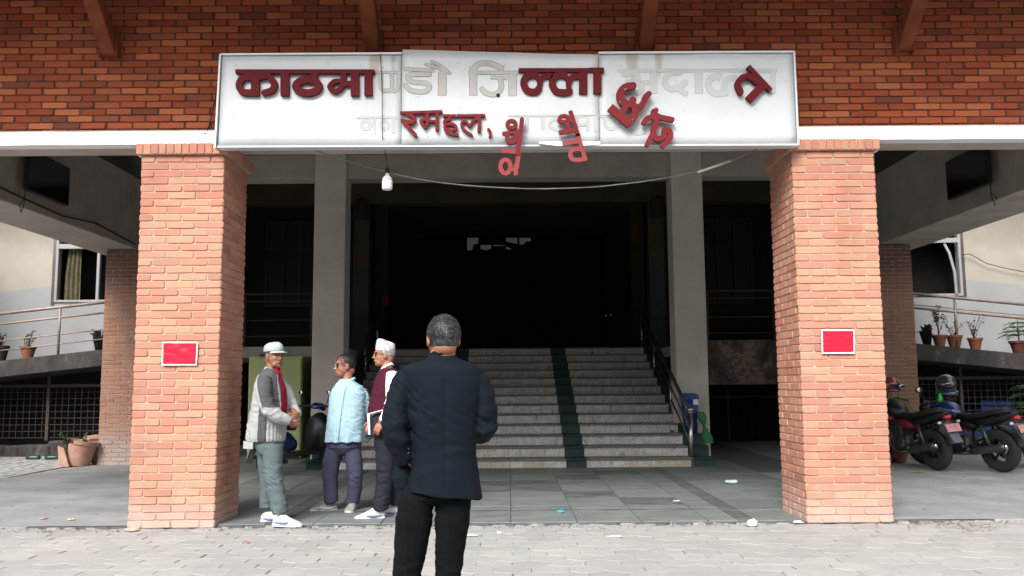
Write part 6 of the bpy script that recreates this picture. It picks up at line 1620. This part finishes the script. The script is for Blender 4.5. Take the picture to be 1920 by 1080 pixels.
# ------------------------------------------------------------------ litter and leaves
def scrap(label, px, py, r, h, mat_, cat='litter', name='litter', flat=1.0, z=.02):
    d = CAM_M @ Vector(((px-960)/FOC, (540-py)/FOC, -1)); tt = (z-CAM_H)/d.z; c = Vector((d.x*tt, d.y*tt, z)); m = MB(); m.ell((0,0,h*.5), (r, r*flat, h*.5), None, 14, 9)
    s_ = rng.uniform(0,99); m.v = [tuple(Vector(v)*(1+.55*noise.noise(Vector(v)*(1.6/r)+Vector((s_,0,0))))) for v in m.v]; m.v = [(x,y,max(z_,0)) for x,y,z_ in m.v]
    o = m.build(name, mat_, None, R(30), loc=c); tag(o, label, cat); return o
M['foam'] = simple('foam_white', (.78,.78,.78), .7); M['bag_pale'] = simple('bag_pale', (.50,.62,.62), .35); M['cyan'] = simple('cyan_plastic', (.03,.42,.48), .4)
scrap('lump of white foam on the paving edge left of the right pillar', 1411, 988, .042, .06, M['foam'], z=-.004)
scrap('pale crumpled plastic bag on the slate floor near the right pillar', 1372, 907, .085, .05, M['bag_pale'], flat=.6)
scrap('turquoise crumpled wrapper on the slate floor in front of the stairs', 1051, 962, .04, .03, M['cyan'])
scrap('small white paper scrap on the paving right of the suited man', 884, 1005, .06, .012, M['foam'], flat=.5, z=-.004)
scrap('tiny white pellet on the paving in front of the stairs', 936, 1001, .02, .02, M['foam'], z=-.004)
scrap('torn white paper on the paving below the slate edge', 1151, 1007, .06, .012, M['foam'], flat=.5, z=-.004)
scrap('white fragment at the foot of the right brick pillar', 1498, 981, .05, .02, M['foam'], flat=.5, z=0)
scrap('small white scrap on the slate beside the dark tile', 1268, 940, .04, .012, M['foam'], flat=.5)
scrap('yellow wrapper on the grey floor left of the left pillar', 134, 975, .035, .015, simple('wrapper_yellow', (.6,.5,.08), .5))
scrap('pink and white wrapper on the grey floor far left', 82, 973, .035, .015, simple('wrapper_pink', (.55,.25,.28), .5))
scrap('small pinkish scrap on the paving right of the left pillar', 464, 1018, .025, .01, simple('wrapper_red', (.5,.14,.12), .6), z=-.004)
scrap('broken orange brick chunk at the foot of the left pillar', 247, 997, .07, .035, M['brick_pillar'], 'rubble', 'brick_chunk', .6, z=-.004)
scrap('yellow leaf heap under the black motorcycle', 1718, 886, .11, .03, M['leaf_yellow'], 'leaves', 'leaf_heap', .5)
scrap('small blue cup lying on the lower steps', 1261, 811, .035, .04, M['bin_blue'], 'cup', 'cup', z=.50)
q = at(1105, 662, 18.3); m = MB(); m.lathe([(.015,0),(.022,.01),(.02,.05),(.01,.06)], 10); o = m.build('yellow_cup', M['leaf_yellow'], None, True, loc=(1.73,18.35,12*SR)); tag(o, 'tiny yellow cup standing on the uppermost step', 'cup')
m = MB(); m.box(-.17,.17,-.03,.03,0,.09,.006); o = m.build('plank', M['fender_grey'], None, loc=(-2.38,17.6,10*SR+.02)); tag(o, 'short grey plank lying on the upper steps behind the patterned cap', 'plank')
# leaf litter along the paving edge
def leaves(label, spots, n, mat_, name='fallen_leaves', z0=0.0):
    m = MB()
    for k in range(n):
        px, py, sx, sy = rng.choice(spots); a, b_ = rng.gauss(px, sx), rng.gauss(py, sy)
        d = CAM_M @ Vector(((a-960)/FOC, (540-b_)/FOC, -1))
        if d.z > -.05: continue
        tt = (z0-CAM_H)/d.z; c = Vector((d.x*tt, d.y*tt, z0+rng.uniform(.004,.012)))
        leafquad(m, c, Vector((rng.uniform(-1,1),rng.uniform(-1,1),rng.uniform(-.05,.15))), rng.uniform(.015,.045), rng.uniform(.005,.013))
    o = m.build(name, mat_); tag(o, label, 'leaves', kind='stuff')
leaves('brown dry leaves gathered on the paving edge at the right', [(1825,991,25,4),(1790,985,60,4),(1745,980,30,3)], 150, leafm('dry_leaf', (.20,.10,.045)))
leaves('scattered dark crumbs and leaf bits along the edge of the portico floor', [(x, 993-x*.008+rng.uniform(-4,4), 45, 3.5) for x in range(20,1900,60)], 650, leafm('dirt_bits', (.10,.085,.07)), 'grit', .0)
leaves('sparse leaf bits scattered over the slate floor', [(x, y, 120, 18) for x in (600,1000,1300,100,1800) for y in (910,940)], 150, leafm('dirt_bits2', (.09,.08,.06)), 'leaf_bits', .026)
# rough broken mortar lip between paving and floor
m = MB(); x = -9.0
while x < 9:
    w_ = rng.uniform(.03,.20); h_ = rng.uniform(.003,.016); d_ = rng.uniform(.012,.06)
    if abs(abs(x)-3.2) > .5:
        pts_ = []
        for q_ in range(7):
            a_ = 2*PI*q_/7; rr_ = rng.uniform(.5,1.1); pts_.append((x+w_*.5*rr_*math.cos(a_), 8.485+d_*rr_*math.sin(a_)))
        m.add([(a_,b_,-.012) for a_,b_ in pts_]+[(x+(a_-x)*.8,8.485+(b_-8.485)*.8,h_*rng.uniform(.5,1)) for a_,b_ in pts_], [(i,(i+1)%7,7+(i+1)%7,7+i) for i in range(7)]+[tuple(range(7,14))])
    x += w_*rng.uniform(.9,1.8)
o = m.build('mortar_crumbs', simple('lime_mortar', (.26,.25,.235), .95, var=.3, scale=30)); tag(o, 'broken lumps of mortar along the edge between slate and paving', 'rubble', kind='stuff')
# wall box / red extinguisher sign deep in the hall, silver bottles
m = MB(); m.box(-.09,.09,-.03,0,-.13,.13,.005); o = m.build('red_box', simple('red_box', (.20,.01,.01), .5), None, loc=(-3.13,21.98,3.45)); tag(o, 'small red box fixed to the dark pier on the left inside the hall', 'box')
for k, px in enumerate((1137, 1146)):
    q = at(px, 591, 24); m = MB(); m.lathe([(.05,-.10),(.05,.10)], 12); o = m.build('metal_post', M['chrome'], None, True, loc=q); tag(o, ('left','right')[k]+' of two short shiny metal cylinders in the dark hall', 'cylinder', 'shiny cylinders in the hall')
    m = MB(); m.lathe([(.02,2.085-q.z),(.02,-.10)], 8); mm = m.build('stand', M['black'], o)
# far windows of the burnt hall: daylight through broken panes
def far_pane():
    t = NT('far_daylight'); t.color((.02,.02,.02)); t.b.inputs['Emission Color'].default_value = (.75,.85,.82,1); t.b.inputs['Emission Strength'].default_value = .018; return t.mat
M['far'] = far_pane()
fw = thing('far_window', 'broken strip window showing faint daylight deep in the black hall', 'window', (0,33.2,6.6))
q = lambda px, py: at(px, py, 33.2)-Vector((0,33.2,6.6))
for poly in ([(876,446),(897,446),(896,457),(888,458),(885,469),(876,469)], [(901,460),(921,459),(921,466),(914,469),(901,467)], [(949,446),(970,446),(970,457),(949,453)], [(974,446),(995,446),(995,453),(988,452),(980,459),(974,458)], [(924,459),(947,460),(946,461),(925,461)], [(948,463),(955,464),(959,468),(949,467)]):
    P2 = [q(*p) for p in poly]; m = MB(); n = len(P2); m.add(P2+[p+Vector((0,.02,0)) for p in P2], [tuple(range(n))]+[(i,(i+1)%n,n+(i+1)%n,n+i) for i in range(n)]); m.build('pane', M['far'], fw)
